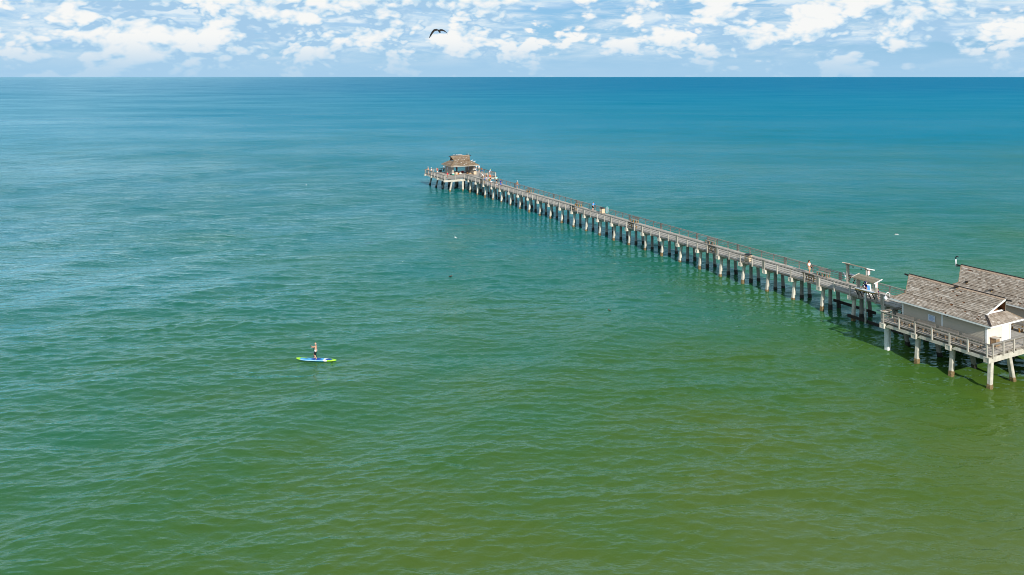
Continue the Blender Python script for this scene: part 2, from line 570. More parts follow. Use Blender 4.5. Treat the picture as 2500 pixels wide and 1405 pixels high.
def thing(name, label, cat, x, y, z=DECK, rot=0.0, group=None):
    """an Empty standing at pier-frame x, y, z, turned rot degrees within the pier frame"""
    o = link(bpy.data.objects.new(name, None))
    o.empty_display_size = 0.3
    o.location = PM @ Vector((x, y, z))
    o.rotation_euler = (0, 0, PIER_A + R(rot))
    return tag(o, label, cat, group)


def copy_tree(o, parent=None):
    c = link(o.copy())
    if parent is not None:
        c.parent = parent
    for ch in list(o.children):
        copy_tree(ch, c)
    return c


def rt():
    return min(1.0, max(0.0, random.gauss(0.5, 0.2)))


# ------------------------------------------------------------------ sea
def build_sea():
    H = 29.0
    rad = [0.5, 12.0, 24.0, 34.0]
    r = 41.0
    while r < 60000:
        rad.append(r)
        r += min(max(0.10, 0.62 * r * r / (H * 758.0)), 0.5 + r * 0.05)
    rad.append(90000.0)
    rad = np.array(rad)
    fine = np.arange(-46, 46.001, 0.105)
    coarse = np.arange(46 + 4, 360 - 46 - 0.1, 4.0)
    ang = np.radians(np.concatenate([fine, coarse]))
    nr, na = len(rad), len(ang)
    RR, AA = np.meshgrid(rad, ang, indexing='ij')
    x = (RR * np.sin(AA)).ravel()
    y = (RR * np.cos(AA)).ravel()
    dr = np.gradient(rad)
    step = np.maximum(dr, rad * math.radians(0.105) * 0.8)
    st = np.repeat(step, na)
    z = np.zeros_like(x)
    ox = np.zeros_like(x)
    oy = np.zeros_like(x)
    comps = []
    for lam, brg, amp in ((17.0, 116, 0.075), (13.5, 121, 0.05), (21.0, 111, 0.07), (10.5, 127, 0.032), (15.0, 150, 0.035), (8.5, 172, 0.03)):
        comps.append((lam, math.radians(brg), amp))
    n = 120
    for i in range(n):
        lam = 0.42 * (6.0 / 0.42) ** ((i + rng.random()) / n)
        brg = math.radians(174 + rng.normal(0, 9)) if i % 5 < 3 else math.radians((140 if i % 2 else 205) + rng.normal(0, 9))
        comps.append((lam, brg, (0.031 if lam < 1.8 else 0.0150) * lam / (2 * math.pi)))
    keep = (RR.ravel() < 2500) & (RR.ravel() > 20)
    xs, ys, ss = x[keep], y[keep], st[keep]
    zz = np.zeros(len(xs))
    xx = np.zeros(len(xs))
    yy = np.zeros(len(xs))
    # wave groups: patches of livelier and of calmer water
    grp = 0.85 + 0.3 * np.sin(xs * 0.083 + 1.0 + 1.5 * np.sin(ys * 0.031)) * np.sin(ys * 0.061 + 0.7 * np.sin(xs * 0.045))
    for lam, brg, amp in comps:
        act = ss < lam / 2.6
        if not act.any():
            continue
        w = np.clip((lam / ss[act] - 2.6) / 1.8, 0, 1)
        k = 2 * math.pi / lam
        sx, sy = math.sin(brg), math.cos(brg)
        ph = k * (xs[act] * sx + ys[act] * sy) + rng.random() * 6.283
        a = amp * w * (grp[act] if lam < 8 else 0.55 + 0.95 * np.clip((30 - xs[act]) / 90, 0, 1))
        zz[act] += a * np.cos(ph)
        q = -1.0 * a * np.sin(ph)
        xx[act] += q * sx
        yy[act] += q * sy
    z[keep] = zz
    x[keep] += xx
    y[keep] += yy
    co = np.empty((nr * na + 1, 3), np.float32)
    co[:-1, 0], co[:-1, 1], co[:-1, 2] = x, y, z
    co[-1] = (0, 0, 0)
    i = np.arange(nr - 1)[:, None] * na
    j = np.arange(na)[None, :]
    j2 = (j + 1) % na
    quads = np.stack([i + j, i + na + j, i + na + j2, i + j2], -1).reshape(-1, 4)
    tri = np.stack([np.full(na, nr * na), np.arange(na), (np.arange(na) + 1) % na], -1)
    me = bpy.data.meshes.new('sea_water')
    me.vertices.add(len(co))
    me.vertices.foreach_set('co', co.ravel())
    nl = quads.size + tri.size
    me.loops.add(nl)
    me.loops.foreach_set('vertex_index', np.concatenate([quads.ravel(), tri.ravel()]).astype(np.int32))
    me.polygons.add(len(quads) + len(tri))
    ls = np.concatenate([np.arange(len(quads)) * 4, quads.size + np.arange(len(tri)) * 3]).astype(np.int32)
    me.polygons.foreach_set('loop_start', ls)
    me.polygons.foreach_set('use_smooth', np.ones(len(ls), bool))
    me.update(calc_edges=True)
    me.validate()
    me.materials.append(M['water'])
    o = link(bpy.data.objects.new('sea_water', me))
    o['kind'] = 'structure'
    if me.polygons[0].normal.z < 0:
        me.flip_normals()
    return o


build_sea()

# ------------------------------------------------------------------ pier
pier = link(bpy.data.objects.new('pier', None))
pier.location = PIER_O
pier.rotation_euler = (0, 0, PIER_A)
tag(pier, 'long weathered wooden fishing pier on concrete piles running out to sea', 'pier')

SP = 4.516
X0, X1 = -0.80, 3.10            # deck edges
BU0, BU1 = -24.45, -12.95       # wide shelter deck
PU0, PU1 = 110.45, 124.95       # pier head
PX0, PX1 = -6.25, 8.15
BX0, BX1 = -6.40, 10.9
CAPZ0, CAPZ1 = 2.50, 3.00


def make_pile(x_b, x_t, y, w=0.38, mat='conc', lab=None, growth=0.45, y_b=None, top=CAPZ0):
    yb = y if y_b is None else y_b
    mb = MB()
    zb = -1.6
    k = (zb - top) / (0 - top)
    lo = (x_t + (x_b - x_t) * k, y + (yb - y) * k, zb)
    mb.pile(lo, (x_t, y, top), w)
    o = mb.build('pile', M[mat], pier)
    if lab:
        o['label'] = lab
    if growth > 0:
        def at(z):
            s = (z - top) / (0 - top)
            return (x_t + (x_b - x_t) * s, y + (yb - y) * s, z)
        g = MB()
        h = 0.5 * w + 0.022
        kk = h * 0.7
        sec = [(-kk, -h), (kk, -h), (h, -kk), (h, kk), (kk, h), (-kk, h), (-h, kk), (-h, -kk)]
        rings = []
        for z in (-0.8, 0.05, growth * 0.6, growth):
            c = at(z)
            jit = 1.0 if z < growth else 0.93
            rings.append([(c[0] + a * jit * random.uniform(0.97, 1.05), c[1] + b_ * jit * random.uniform(0.97, 1.05), z + (random.uniform(-0.05, 0.05) if z > 0.2 else 0)) for a, b_ in sec])
        g.loft(rings)
        g.build('growth_band', M['growth_dark' if mat == 'conc_dark' else 'growth'], o)
    return o


def make_cap(x0, x1, y, hw=0.26, recess=True):
    mb = MB()
    mb.box(x0, x1, y - hw, y + hw, CAPZ0, CAPZ1)
    if recess:                                  # raised border round the end faces
        for xe, s in ((x0, -1), (x1, 1)):
            xa, xb = (xe - 0.025, xe) if s < 0 else (xe, xe + 0.025)
            mb.box(xa, xb, y - hw, y + hw, CAPZ1 - 0.07, CAPZ1)
            mb.box(xa, xb, y - hw, y + hw, CAPZ0, CAPZ0 + 0.07)
            mb.box(xa, xb, y - hw, y - hw + 0.07, CAPZ0 + 0.07, CAPZ1 - 0.07)
            mb.box(xa, xb, y + hw - 0.07, y + hw, CAPZ0 + 0.07, CAPZ1 - 0.07)
    return mb.build('bent_cap', M['conc'], pier)


bents = [k for k in range(-12, 25) if not (BU0 - 1.5 < k * SP - 0.2 < BU1 + 1.0)]
for k in bents:
    y = k * SP - 0.2
    make_cap(-1.02, 3.32, y)
    j = random.uniform(-0.09, 0.07)
    make_pile(-0.36 + j, -0.13, y, growth=random.uniform(0.26, 0.62))
    make_pile(1.15, 1.15, y, mat='conc_dark', growth=random.uniform(0.4, 0.6))
    make_pile(2.66 + j, 2.43, y, mat='conc_dark', growth=random.uniform(0.4, 0.6))

# wide shelter deck substructure
for i, y in enumerate((-13.2, -16.8, -20.4, -24.1)):
    make_cap(-6.48, 11.0, y)
    if i == 0:
        make_pile(-5.55, -5.55, y, 0.52, 'jacket', 'white jacketed pile under the shelter deck corner', growth=0)
    else:
        make_pile(-5.95, -5.80 if i == 3 else -5.70, y, 0.40, growth=0.42)
    make_pile(-2.25, -2.95, y, 0.40, mat='conc_dark' if i < 3 else 'conc', growth=0.45)
    for x in (0.6, 3.8, 7.2, 10.2):
        make_pile(x + 0.2, x, y, 0.40, mat='conc_dark', growth=0.45)
for x in (-6.22, 10.7):
    for a, b_ in ((-13.2, -16.8), (-16.8, -20.4), (-20.4, -24.1)):
        mb = MB()
        ya, yb = a - 0.28, b_ + 0.28
        p = [(x - 0.1, yb, 2.66), (x + 0.1, yb, 2.66), (x + 0.1, ya, 2.66), (x - 0.1, ya, 2.66)]
        mb.hexa(p + [(x - 0.1, yb + 0.0, 2.97), (x + 0.1, yb + 0.0, 2.97), (x + 0.1, ya - 0.32, 2.97), (x - 0.1, ya - 0.32, 2.97)])
        mb.build('edge_beam', M['conc'], pier)
        mb = MB()
        mb.box(x - 0.09, x + 0.09, yb + 1.25, yb + 1.55, 2.98, 3.18)
        mb.build('bearing_block', M['joist'], pier)

# pier head substructure
for i, y in enumerate((110.78, 115.4, 120.0, 124.6)):
    make_cap(PX0 - 0.12, PX1 + 0.12, y, 0.30)
    for xb, xt in ((-4.75, -4.25), (-1.2, -1.2), (1.15, 1.15), (3.3, 3.3), (6.65, 6.2)):
        front = i == 0
        make_pile(xb, xt, y, 0.40, mat='conc' if front else 'conc_dark', growth=0.4, y_b=y - (0.0 if front else -0.3))
for x in (PX0 + 0.13, PX1 - 0.13):
    for a, b_ in ((110.78, 115.4), (115.4, 120.0), (120.0, 124.6)):
        mb = MB()
        ya, yb = a + 0.32, b_ - 0.32
        p = [(x - 0.1, ya, 2.62), (x + 0.1, ya, 2.62), (x + 0.1, yb, 2.62), (x - 0.1, yb, 2.62)]
        mb.hexa(p + [(x - 0.1, ya, 2.97), (x + 0.1, ya, 2.97), (x + 0.1, yb - 0.3, 2.97), (x - 0.1, yb - 0.3, 2.97)])
        mb.build('edge_beam', M['conc'], pier)

# low timber walers near the water between the shelter deck and the first bents
for (a, b_, z) in (((2.38, 0.35), (2.38, -5.7), 0.72), ((-0.62, -4.2), (-0.62, -12.9), 0.50)):
    mb = MB()
    mb.beam((a[0], a[1], z), (b_[0], b_[1], z), 0.16, 0.34)
    mb.build('waler', M['darkwood'], pier)


# deck boards
def boards(mb, xa, xb, ya, yb, pitch=0.145, axis='x', split=None):
    n = int(round((yb - ya) / pitch))
    pt = (yb - ya) / n
    for i in range(n):
        y0 = ya + i * pt + 0.006
        y1 = y0 + pt - 0.012
        cuts = [xa, xb]
        if split:
            c = xa + random.choice(split)
            cuts = [xa] + [q for q in (c, c + 4.9, c + 9.8) if xa + 0.5 < q < xb - 0.5] + [xb]
        for c0, c1 in zip(cuts[:-1], cuts[1:]):
            dz_ = random.uniform(-0.004, 0.004)
            mb.box(c0 + 0.003 + random.uniform(-0.012, 0.0), c1 - 0.003 + random.uniform(0, 0.012), y0, y1, DECK - 0.045 + dz_, DECK + dz_, rt())


mb = MB()
boards(mb, X0, X1, -54.0, PU0)
o = mb.build('deck_boards', M['deck'], pier)
o['kind'] = 'stuff'
mb = MB()
boards(mb, BX0 + 0.06, X0 - 0.02, BU0 + 0.05, BU1, split=(1.2, 2.4, 3.6))
boards(mb, X1 + 0.02, BX1 - 0.06, BU0 + 0.05, BU1, split=(1.2, 2.4, 3.6))
o = mb.build('shelter_deck_boards', M['deck'], pier)
o['kind'] = 'stuff'
mb = MB()
boards(mb, PX0 + 0.06, PX1 - 0.06, PU0 + 0.05, PU1 - 0.05, split=(1.2, 2.4, 3.6))
o = mb.build('pier_head_deck_boards', M['deck'], pier)
o['kind'] = 'stuff'

# joists and edge boards under the deck, one run per bay
edges = [k * SP - 0.2 for k in range(-12, 25)]
for ya, yb in zip(edges[:-1], edges[1:]):
    for x in (X0 + 0.06, 0.2, 1.15, 2.1, X1 - 0.06):
        mb = MB()
        mb.box(x - 0.045, x + 0.045, ya + 0.004, yb - 0.004, CAPZ1 + 0.003, DECK - 0.052, rt())
        mb.build('joist', M['rail'] if x < X0 + 0.1 or x > X1 - 0.1 else M['joist'], pier)
for x in (-6.1, -4.8, -3.5, -2.2, 4.2, 5.6, 7.0, 8.4, 9.6, 10.6):
    mb = MB()
    mb.box(x - 0.05, x + 0.05, BU0 + 0.1, BU1 - 0.05, CAPZ1 + 0.003, DECK - 0.052, rt())
    mb.build('joist', M['joist'], pier)
for x in (-5.95, -4.6, -3.3, -2.0, 4.3, 5.6, 6.8, 7.85):
    mb = MB()
    mb.box(x - 0.05, x + 0.05, PU0 + 0.12, PU1 - 0.12, CAPZ1 + 0.003, DECK - 0.052, rt())
    mb.build('joist', M['joist'], pier)

# railings -------------------------------------------------------------
POST_ME = []
for w in range(4):
    mb = MB()
    tt = 0.45 + 0.12 * w
    mb.box(-0.05, 0.05, -0.07, 0.07, 2.92, 4.17, tt)
    mb.box(-0.052, 0.052, -0.075, 0.075, 4.17, 4.19, tt - 0.1)
    POST_ME.append(mb.mesh('rail_post', M['post']))


def rail_run(a, b_, outward, post_at, skip=()):
    """a straight railing from a to b (pier frame). outward: unit vector away from the deck"""
    a, b_, n = Vector((*a, 0)), Vector((*b_, 0)), Vector((*outward, 0))
    d = (b_ - a).normalized()
    L = (b_ - a).length
    rz = math.atan2(-d.x, d.y)
    for s in post_at:
        q = a + d * s + n * 0.075
        child('rail_post', random.choice(POST_ME), pier, (q.x, q.y, 0), (0, 0, rz))
    cuts = np.linspace(0, L, max(1, int(round(L / 9.03))) + 1)
    for s0, s1 in zip(cuts[:-1], cuts[1:]):
        p0, p1 = a + d * (s0 + 0.004), a + d * (s1 - 0.004)
        mb = MB()
        mb.beam(p0 + Vector((0, 0, 4.215)) + n * 0.045, p1 + Vector((0, 0, 4.215)) + n * 0.045, 0.15, 0.045, rt())
        mb.build('top_rail', M['rail'], pier)
        for z in (4.06, 3.80, 3.54):
            mb = MB()
            mb.beam(p0 + Vector((0, 0, z)) - n * 0.005, p1 + Vector((0, 0, z)) - n * 0.005, 0.045, 0.085 if z > 4 else 0.05, rt())
            mb.build('mid_rail', M['rail'], pier)


def spaced(L, pitch, e=0.08):
    n = max(1, int(round((L - 2 * e) / pitch)))
    return [e + (L - 2 * e) * i / n for i in range(n + 1)]


def run_posts(y0, y1):
    out_ = []
    k = math.ceil((y0 + 0.2) / (SP / 2) - 1e-6)
    while k * SP / 2 - 0.2 <= y1 + 1e-6:
        out_.append(k * SP / 2 - 0.2 - y0)
        k += 1
    return out_


y_a, y_b = BU1 + 0.05, PU0 - 0.1
for x, n in ((X0, -1), (X1, 1)):
    rail_run((x, y_a), (x, y_b), (n, 0), run_posts(y_a, y_b))
    rail_run((x, -53.5), (x, BU0 - 0.05), (n, 0), run_posts(-53.5, BU0 - 0.05))
    for k in range(0, 25, 2):                # broad boards beside every other bent post
        mb = MB()
        xx = x + n * 0.075
        mb.box(xx - 0.03, xx + 0.03, k * SP - 0.2 + 0.08, k * SP - 0.2 + 0.42, 3.01, 4.185, 0.25)
        mb.build('post_board', M['post'], pier)
    mb = MB()
    mb.box(x + n * 0.075 - 0.03, x + n * 0.075 + 0.03, -2 * SP - 0.2 + 0.08, -2 * SP - 0.2 + 0.42, 3.01, 4.185, 0.25)
    mb.build('post_board', M['post'], pier)
# shelter deck
rail_run((BX0 + 0.1, BU0 + 0.1), (BX0 + 0.1, BU1 - 0.1), (-1, 0), spaced(BU1 - BU0 - 0.2, 1.83, 0.25))
rail_run((BX1 - 0.1, BU0 + 0.1), (BX1 - 0.1, BU1 - 0.1), (1, 0), spaced(BU1 - BU0 - 0.2, 1.83, 0.25))
rail_run((BX0 + 0.3, BU0 + 0.12), (X0 - 0.1, BU0 + 0.12), (0, -1), spaced(X0 - BX0 - 0.4, 1.65, 0.1))
rail_run((X1 + 0.1, BU0 + 0.12), (BX1 - 0.3, BU0 + 0.12), (0, -1), spaced(BX1 - X1 - 0.4, 1.65, 0.1))
rail_run((BX0 + 0.1, BU1 - 0.1), (X0 - 0.1, BU1 - 0.1), (0, 1), spaced(X0 - BX0 - 0.2, 1.85, 0.1))
rail_run((X1 + 0.1, BU1 - 0.1), (BX1 - 0.1, BU1 - 0.1), (0, 1), spaced(BX1 - X1 - 0.2, 1.85, 0.1))
# pier head
rail_run((PX0 + 0.1, PU0 + 0.1), (PX0 + 0.1, PU1 - 0.1), (-1, 0), spaced(PU1 - PU0 - 0.2, 2.3, 0.25))
rail_run((PX1 - 0.1, PU0 + 0.1), (PX1 - 0.1, PU1 - 0.1), (1, 0), spaced(PU1 - PU0 - 0.2, 2.3, 0.25))
rail_run((PX0 + 0.1, PU1 - 0.12), (PX1 - 0.1, PU1 - 0.12), (0, 1), spaced(PX1 - PX0 - 0.2, 2.35, 0.2))
rail_run((PX0 + 0.2, PU0 + 0.12), (X0 - 0.05, PU0 + 0.12), (0, -1), spaced(X0 - PX0 - 0.25, 2.6, 0.1))
rail_run((X1 + 0.05, PU0 + 0.12), (PX1 - 0.2, PU0 + 0.12), (0, -1), spaced(PX1 - X1 - 0.25, 2.5, 0.1))


# ------------------------------------------------------------------ dutch gable roofs and the shelters
def shingle_plane(mb, a, b_, c, d, exposure=0.18, w=(0.16, 0.36), lift=0.052, base=0.5, spread=0.15, skip=0.012):
    """shingles on the quad a-b (lower edge) d-c (upper edge); each is a thin wedge with its butt end lifted"""
    a, b_, c, d = map(Vector, (a, b_, c, d))
    nrm = (b_ - a).cross(d - a).normalized()
    slope = ((d - a) + (c - b_)).length / 2
    upv = ((d + c) / 2 - (a + b_) / 2)
    rows = max(1, int(round(upv.length / exposure)))
    for i in range(rows):
        t0, t1 = i / rows, min(1.0, (i + 1.35) / rows)
        l0, r0 = a.lerp(d, t0), b_.lerp(c, t0)
        l1, r1 = a.lerp(d, t1), b_.lerp(c, t1)
        L = (r0 - l0).length
        s = -random.random() * 0.2
        rowtint = random.gauss(0, 0.05)
        while s < L:
            ww = random.uniform(*w)
            e = min(s + ww, L)
            s_ = max(s, 0)
            if e - s_ > 0.03 and random.random() > skip:
                f0, f1 = (s_ + 0.006) / L, (e - 0.006) / L
                drop = random.uniform(-0.02, 0.008)
                sh = (l0 - l1).normalized() * drop * -1
                p00, p10 = l0.lerp(r0, f0) + sh, l0.lerp(r0, f1) + sh
                p01, p11 = l1.lerp(r1, f0), l1.lerp(r1, f1)
                th = lift * random.uniform(0.8, 1.5)
                lo = nrm * 0.004
                hi0 = nrm * (0.014 + th)
                hi1 = nrm * 0.012
                tint = min(1, max(0, base + rowtint + random.gauss(0, spread)))
                mb.hexa([p00 + lo, p10 + lo, p11 + lo, p01 + lo, p00 + hi0, p10 + hi0, p11 + hi1, p01 + hi1], tint)
            s += ww


def dutch_roof(parent, ex, ey, ez, kx, ky, kz, rx, ry, rz, shingle, hip_dark=(True,) * 4, white_gable=True):
    """ridge runs along local y. e*: eaves, k*: knee where the upper gable starts, r*: ridge"""
    (ex0, ex1), (ey0, ey1), (kx0, kx1), (ky0, ky1), (ry0, ry1) = ex, ey, kx, ky, ry
    E = [(ex0, ey0, ez), (ex1, ey0, ez), (ex1, ey1, ez), (ex0, ey1, ez)]
    K = [(kx0, ky0, kz), (kx1, ky0, kz), (kx1, ky1, kz), (kx0, ky1, kz)]
    roof = MB()
    dn = Vector((0, 0, -0.10))
    quads = [(E[1], E[2], K[2], K[1]), (E[3], E[0], K[0], K[3]), (E[0], E[1], K[1], K[0]), (E[2], E[3], K[3], K[2])]
    for q in quads:
        q = [Vector(v) for v in q]
        roof.hexa([v + dn for v in q] + q, 0.3)
    up_l = [Vector((kx0, ky1, kz)), Vector((kx0, ky0, kz)), Vector((rx, ry0, rz)), Vector((rx, ry1, rz))]
    up_r = [Vector((kx1, ky0, kz)), Vector((kx1, ky1, kz)), Vector((rx, ry1, rz)), Vector((rx, ry0, rz))]
    lift = Vector((0, 0, 0.035))
    for q in (up_l, up_r):
        roof.hexa([v + dn * 0.6 + lift for v in q] + [v + lift for v in q], 0.3)
    ro = roof.build('roof', M['gable'], parent)
    for q in quads:
        mb = MB()
        shingle_plane(mb, *q)
        o = mb.build('shingles', shingle, ro)
        o['kind'] = 'stuff'
    for q in (up_l, up_r):
        mb = MB()
        shingle_plane(mb, *[v + lift for v in q], base=0.47)
        o = mb.build('shingles', shingle, ro)
        o['kind'] = 'stuff'
    # ridge: pale new strip either side and dark cap
    for s, kxx in ((-1, kx0), (1, kx1)):
        dirv_ = Vector((kxx - rx, 0, kz - rz)).normalized()
        nn = Vector((s * -dirv_.z, 0, abs(dirv_.x)))
        nn = Vector((-dirv_.z * s * (1 if s > 0 else 1), 0, abs(dirv_.x)))
        nn = Vector((abs(dirv_.z) * s, 0, abs(dirv_.x)))
        mb = MB()
        p0, p1 = Vector((rx, ry0, rz)) + lift + nn * 0.05, Vector((rx, ry1, rz)) + lift + nn * 0.05
        n_ = int((ry1 - ry0) / 0.45)
        for i in range(n_):
            a_, b__ = p0.lerp(p1, i / n_ + 0.002), p0.lerp(p1, (i + 1) / n_ - 0.002)
            w_ = dirv_ * random.uniform(0.19, 0.24)
            q = [a_, a_ + w_, b__ + w_, b__]
            if s > 0:
                q = [a_, b__, b__ + w_, a_ + w_][::-1]
            mb.hexa([v for v in q] + [v + nn * 0.02 for v in q], rt())
        mb.build('ridge_strip', M['ridge_pale'], ro)
    mb = MB()
    mb.beam((rx, ry0 - 0.02, rz + 0.12), (rx, ry1 + 0.02, rz + 0.12), 0.13, 0.07)
    mb.build('ridge_cap', M['ridge_dark'], ro)
    # hips
    for i in range(4):
        mb = MB()
        a_, b__ = Vector(E[i]) + Vector((0, 0, 0.055)), Vector(K[i]) + Vector((0, 0, 0.055))
        mb.beam(a_, b__, 0.20 if hip_dark[i] else 0.12, 0.03)
        mb.build('hip_cap', M['ridge_dark'] if hip_dark[i] else M['legwood_old'], ro)
    # eaves boards
    for i in range(4):
        mb = MB()
        a_, b__ = Vector(E[i]), Vector(E[(i + 1) % 4])
        mid = (Vector(E[0]) + Vector(E[2])) / 2
        d = (b__ - a_).normalized()
        on = d.cross(Vector((0, 0, 1)))
        mb.beam(a_ + on * 0.022 + Vector((0, 0, -0.065)) + d * 0.002, b__ + on * 0.022 + Vector((0, 0, -0.065)) - d * 0.002, 0.035, 0.15)
        mb.build('fascia', M['white'] if white_gable else M['post'], ro)
    # gable ends: cedar infill set back, white sill, barge boards, ridge beam
    for (ky_, ry_, s) in ((ky0, ry0, 1), (ky1, ry1, -1)):
        yg = ky_ + s * 0.42
        mb = MB()
        n_ = 12
        xs = [kx0 + 0.12 + (kx1 - kx0 - 0.24) * i / n_ for i in range(n_ + 1)]
        for i in range(n_):
            xa, xb = xs[i] + 0.004, xs[i + 1] - 0.004
            def top(xq):
                return kz - 0.08 + (rz - kz) * (1 - abs(xq - rx) / ((kx1 - kx0) / 2))
            za, zb = max(top(xa), kz + 0.01), max(top(xb), kz + 0.01)
            mb.hexa([(xa, yg - 0.02, kz - 0.3), (xb, yg - 0.02, kz - 0.3), (xb, yg + 0.02, kz - 0.3), (xa, yg + 0.02, kz - 0.3),
                     (xa, yg - 0.02, za), (xb, yg - 0.02, zb), (xb, yg + 0.02, zb), (xa, yg + 0.02, za)], rt())
        mb.build('gable_board', M['gable'], ro)['kind'] = 'stuff'
        mb = MB()
        mb.beam((kx0 + 0.12, ky_ + s * 0.12, kz + 0.09), (kx1 - 0.12, ky_ + s * 0.12, kz + 0.09), 0.05, 0.16)
        mb.build('gable_sill', M['white'], ro)
        for kxx in (kx0, kx1):
            mb = MB()
            a_, b__ = Vector((kxx, ky_ - s * 0.03, kz - 0.0)), Vector((rx, ry_ - s * 0.03, rz - 0.0))
            sd_ = Vector((kxx - rx, 0, 0)).normalized() * 0.01
            mb.beam(a_ + sd_ + Vector((0, 0, -0.0)), b__ + sd_, 0.045, 0.14, up=Vector((0, 0, 1)))
            mb.build('barge_board', M['white'] if ky_ == ky0 and white_gable else M['legwood_old'], ro)
        mb = MB()
        c0 = Vector((rx, ry_ + s * 0.9, rz - 0.16))
        c1 = Vector((rx, ry_ - s * 0.55, rz - 0.03))
        mb.beam(c0, c1, 0.10, 0.16)
        mb.build('ridge_beam', M['ridge_dark'], ro)
    return ro


def lap_wall(parent, a, b_, z0, z1, mat, name='siding', pitch=0.15, th=0.025):
    """horizontal lap boards on the wall from a to b; outside is to the right of a->b"""
    a, b_ = Vector((*a, 0)), Vector((*b_, 0))
    d = (b_ - a).normalized()
    on = d.cross(Vector((0, 0, 1)))
    mb = MB()
    n = int(round((z1 - z0) / pitch))
    h = (z1 - z0) / n
    for i in range(n):
        za, zb = z0 + i * h, z0 + (i + 1) * h + 0.01
        p = [a - on * 0.02, b_ - on * 0.02, b_ + on * th, a + on * th]
        # order so that outside is the lifted butt
        lo = [v + Vector((0, 0, za)) for v in p]
        hi = [a - on * 0.02 + Vector((0, 0, zb)), b_ - on * 0.02 + Vector((0, 0, zb)), b_ + on * 0.004 + Vector((0, 0, zb)), a + on * 0.004 + Vector((0, 0, zb))]
        mb.hexa([lo[3], lo[2], lo[1], lo[0], hi[3], hi[2], hi[1], hi[0]], rt())
    o = mb.build(name, mat, parent)
    o['kind'] = 'stuff'
    return o


def shelter(label, cx, cy, rot, group):
    """shelter building on the wide deck: local x across the pier, local y along it; origin at its centre"""
    t_ = thing('shelter_building', label, 'building', cx, cy, DECK, rot, group)
    wx0, wx1, wy0, wy1 = -2.08, 1.68, -4.40, 4.37
    ht = 2.24
    mb = MB()
    mb.box(wx0 + 0.05, wx1 - 0.05, wy0 + 0.05, wy1 - 0.05, 0.0, ht)
    core = mb.build('wall', M['siding'], t_)
    lap_wall(core, (wx0, wy1), (wx0, wy0), 0.02, ht, M['siding'])
    lap_wall(core, (wx1, wy0), (wx1, wy1), 0.02, ht, M['siding'])
    lap_wall(core, (wx1, wy1), (wx0, wy1), 0.02, ht, M['siding'])
    mb = MB()
    mb.box(wx0, wx1, wy0, wy0 + 0.05, 0.01, ht)
    ew = mb.build('end_wall', M['cream'], t_)
    for (x, y) in ((wx0, wy0), (wx1, wy0), (wx0, wy1), (wx1, wy1)):
        sx, sy = (1 if x < 0 else -1), (1 if y < 0 else -1)
        mb = MB()
        mb.box(min(x - sx * 0.035, x + sx * 0.13), max(x - sx * 0.035, x + sx * 0.13), min(y - sy * 0.035, y + sy * 0.13), max(y - sy * 0.035, y + sy * 0.13), 0.005, ht)
        mb.build('corner_trim', M['white'], t_)
    mb = MB()
    mb.box(wx0 - 0.035, wx0 + 0.02, -0.07, 0.09, 0.005, ht)
    mb.build('wall_trim', M['white'], t_)
    mb = MB()
    mb.box(wx1 - 0.02, wx1 + 0.035, -0.07, 0.09, 0.005, ht)
    mb.build('wall_trim', M['white'], t_)
    # door on the end wall
    mb = MB()
    mb.box(0.28, 1.28, wy0 - 0.03, wy0 - 0.004, 0.02, 2.1)
    door = mb.build('door', M['white_new'], t_)
    mb = MB()
    for xa, xb, za, zb in ((0.22, 0.28, 0.02, 2.16), (1.28, 1.34, 0.02, 2.16), (0.28, 1.28, 2.1, 2.16)):
        mb.box(xa, xb, wy0 - 0.045, wy0 - 0.002, za, zb)
    mb.build('door_frame', M['white_new'], door)
    mb = MB()
    mb.ellipsoid((1.12, wy0 - 0.075, 1.02), (0.04, 0.04, 0.04))
    mb.build('handle', M['metal'], door)
    dutch_roof(t_, (-2.63, 2.62), (-5.10, 5.45), 2.22, (-1.58, 1.50), (-4.05, 4.35), 2.86, -0.02, (-4.95, 5.05), 4.44, M['shingle'],
               hip_dark=(True, False, False, False))
    return t_


b1 = shelter('near shelter building with beige siding under a shingled dutch gable roof', -2.42, -18.55, 0, 'shelter buildings on the wide deck')
b2 = shelter('far shelter building behind the nearer one, cut off by the picture edge', 6.55, -18.55, 0, 'shelter buildings on the wide deck')

# wall sign and small wall light on the near shelter
s_ = thing('wall_sign', 'small pale blue printed notice on the shaded beige wall', 'sign', -4.56, -17.45, DECK + 1.22)
mb = MB()
mb.box(-0.02, 0.0, -0.38, 0.38, -0.32, 0.32)
mb.build('board', M['sign_blue'], s_)
mb = MB()
for i in range(7):
    z = 0.22 - i * 0.075
    w_ = (0.30, 0.22, 0.31, 0.27, 0.31, 0.18, 0.29)[i]
    mb.box(-0.0245, -0.0205, -w_, w_ * 0.9, z - 0.018, z + 0.012)
mb.build('print', M['print_blue'], s_)
s_ = thing('wall_light', 'small black wall light under the eave beside the middle trim', 'light', -4.56, -19.0, DECK + 1.92)
mb = MB()
mb.box(-0.10, 0.0, -0.16, 0.16, -0.06, 0.06)
mb.build('housing', M['black'], s_)
mb = MB()
mb.box(-0.09, -0.01, -0.14, 0.14, -0.075, -0.062)
mb.build('lens', M['sign_blue'], s_)

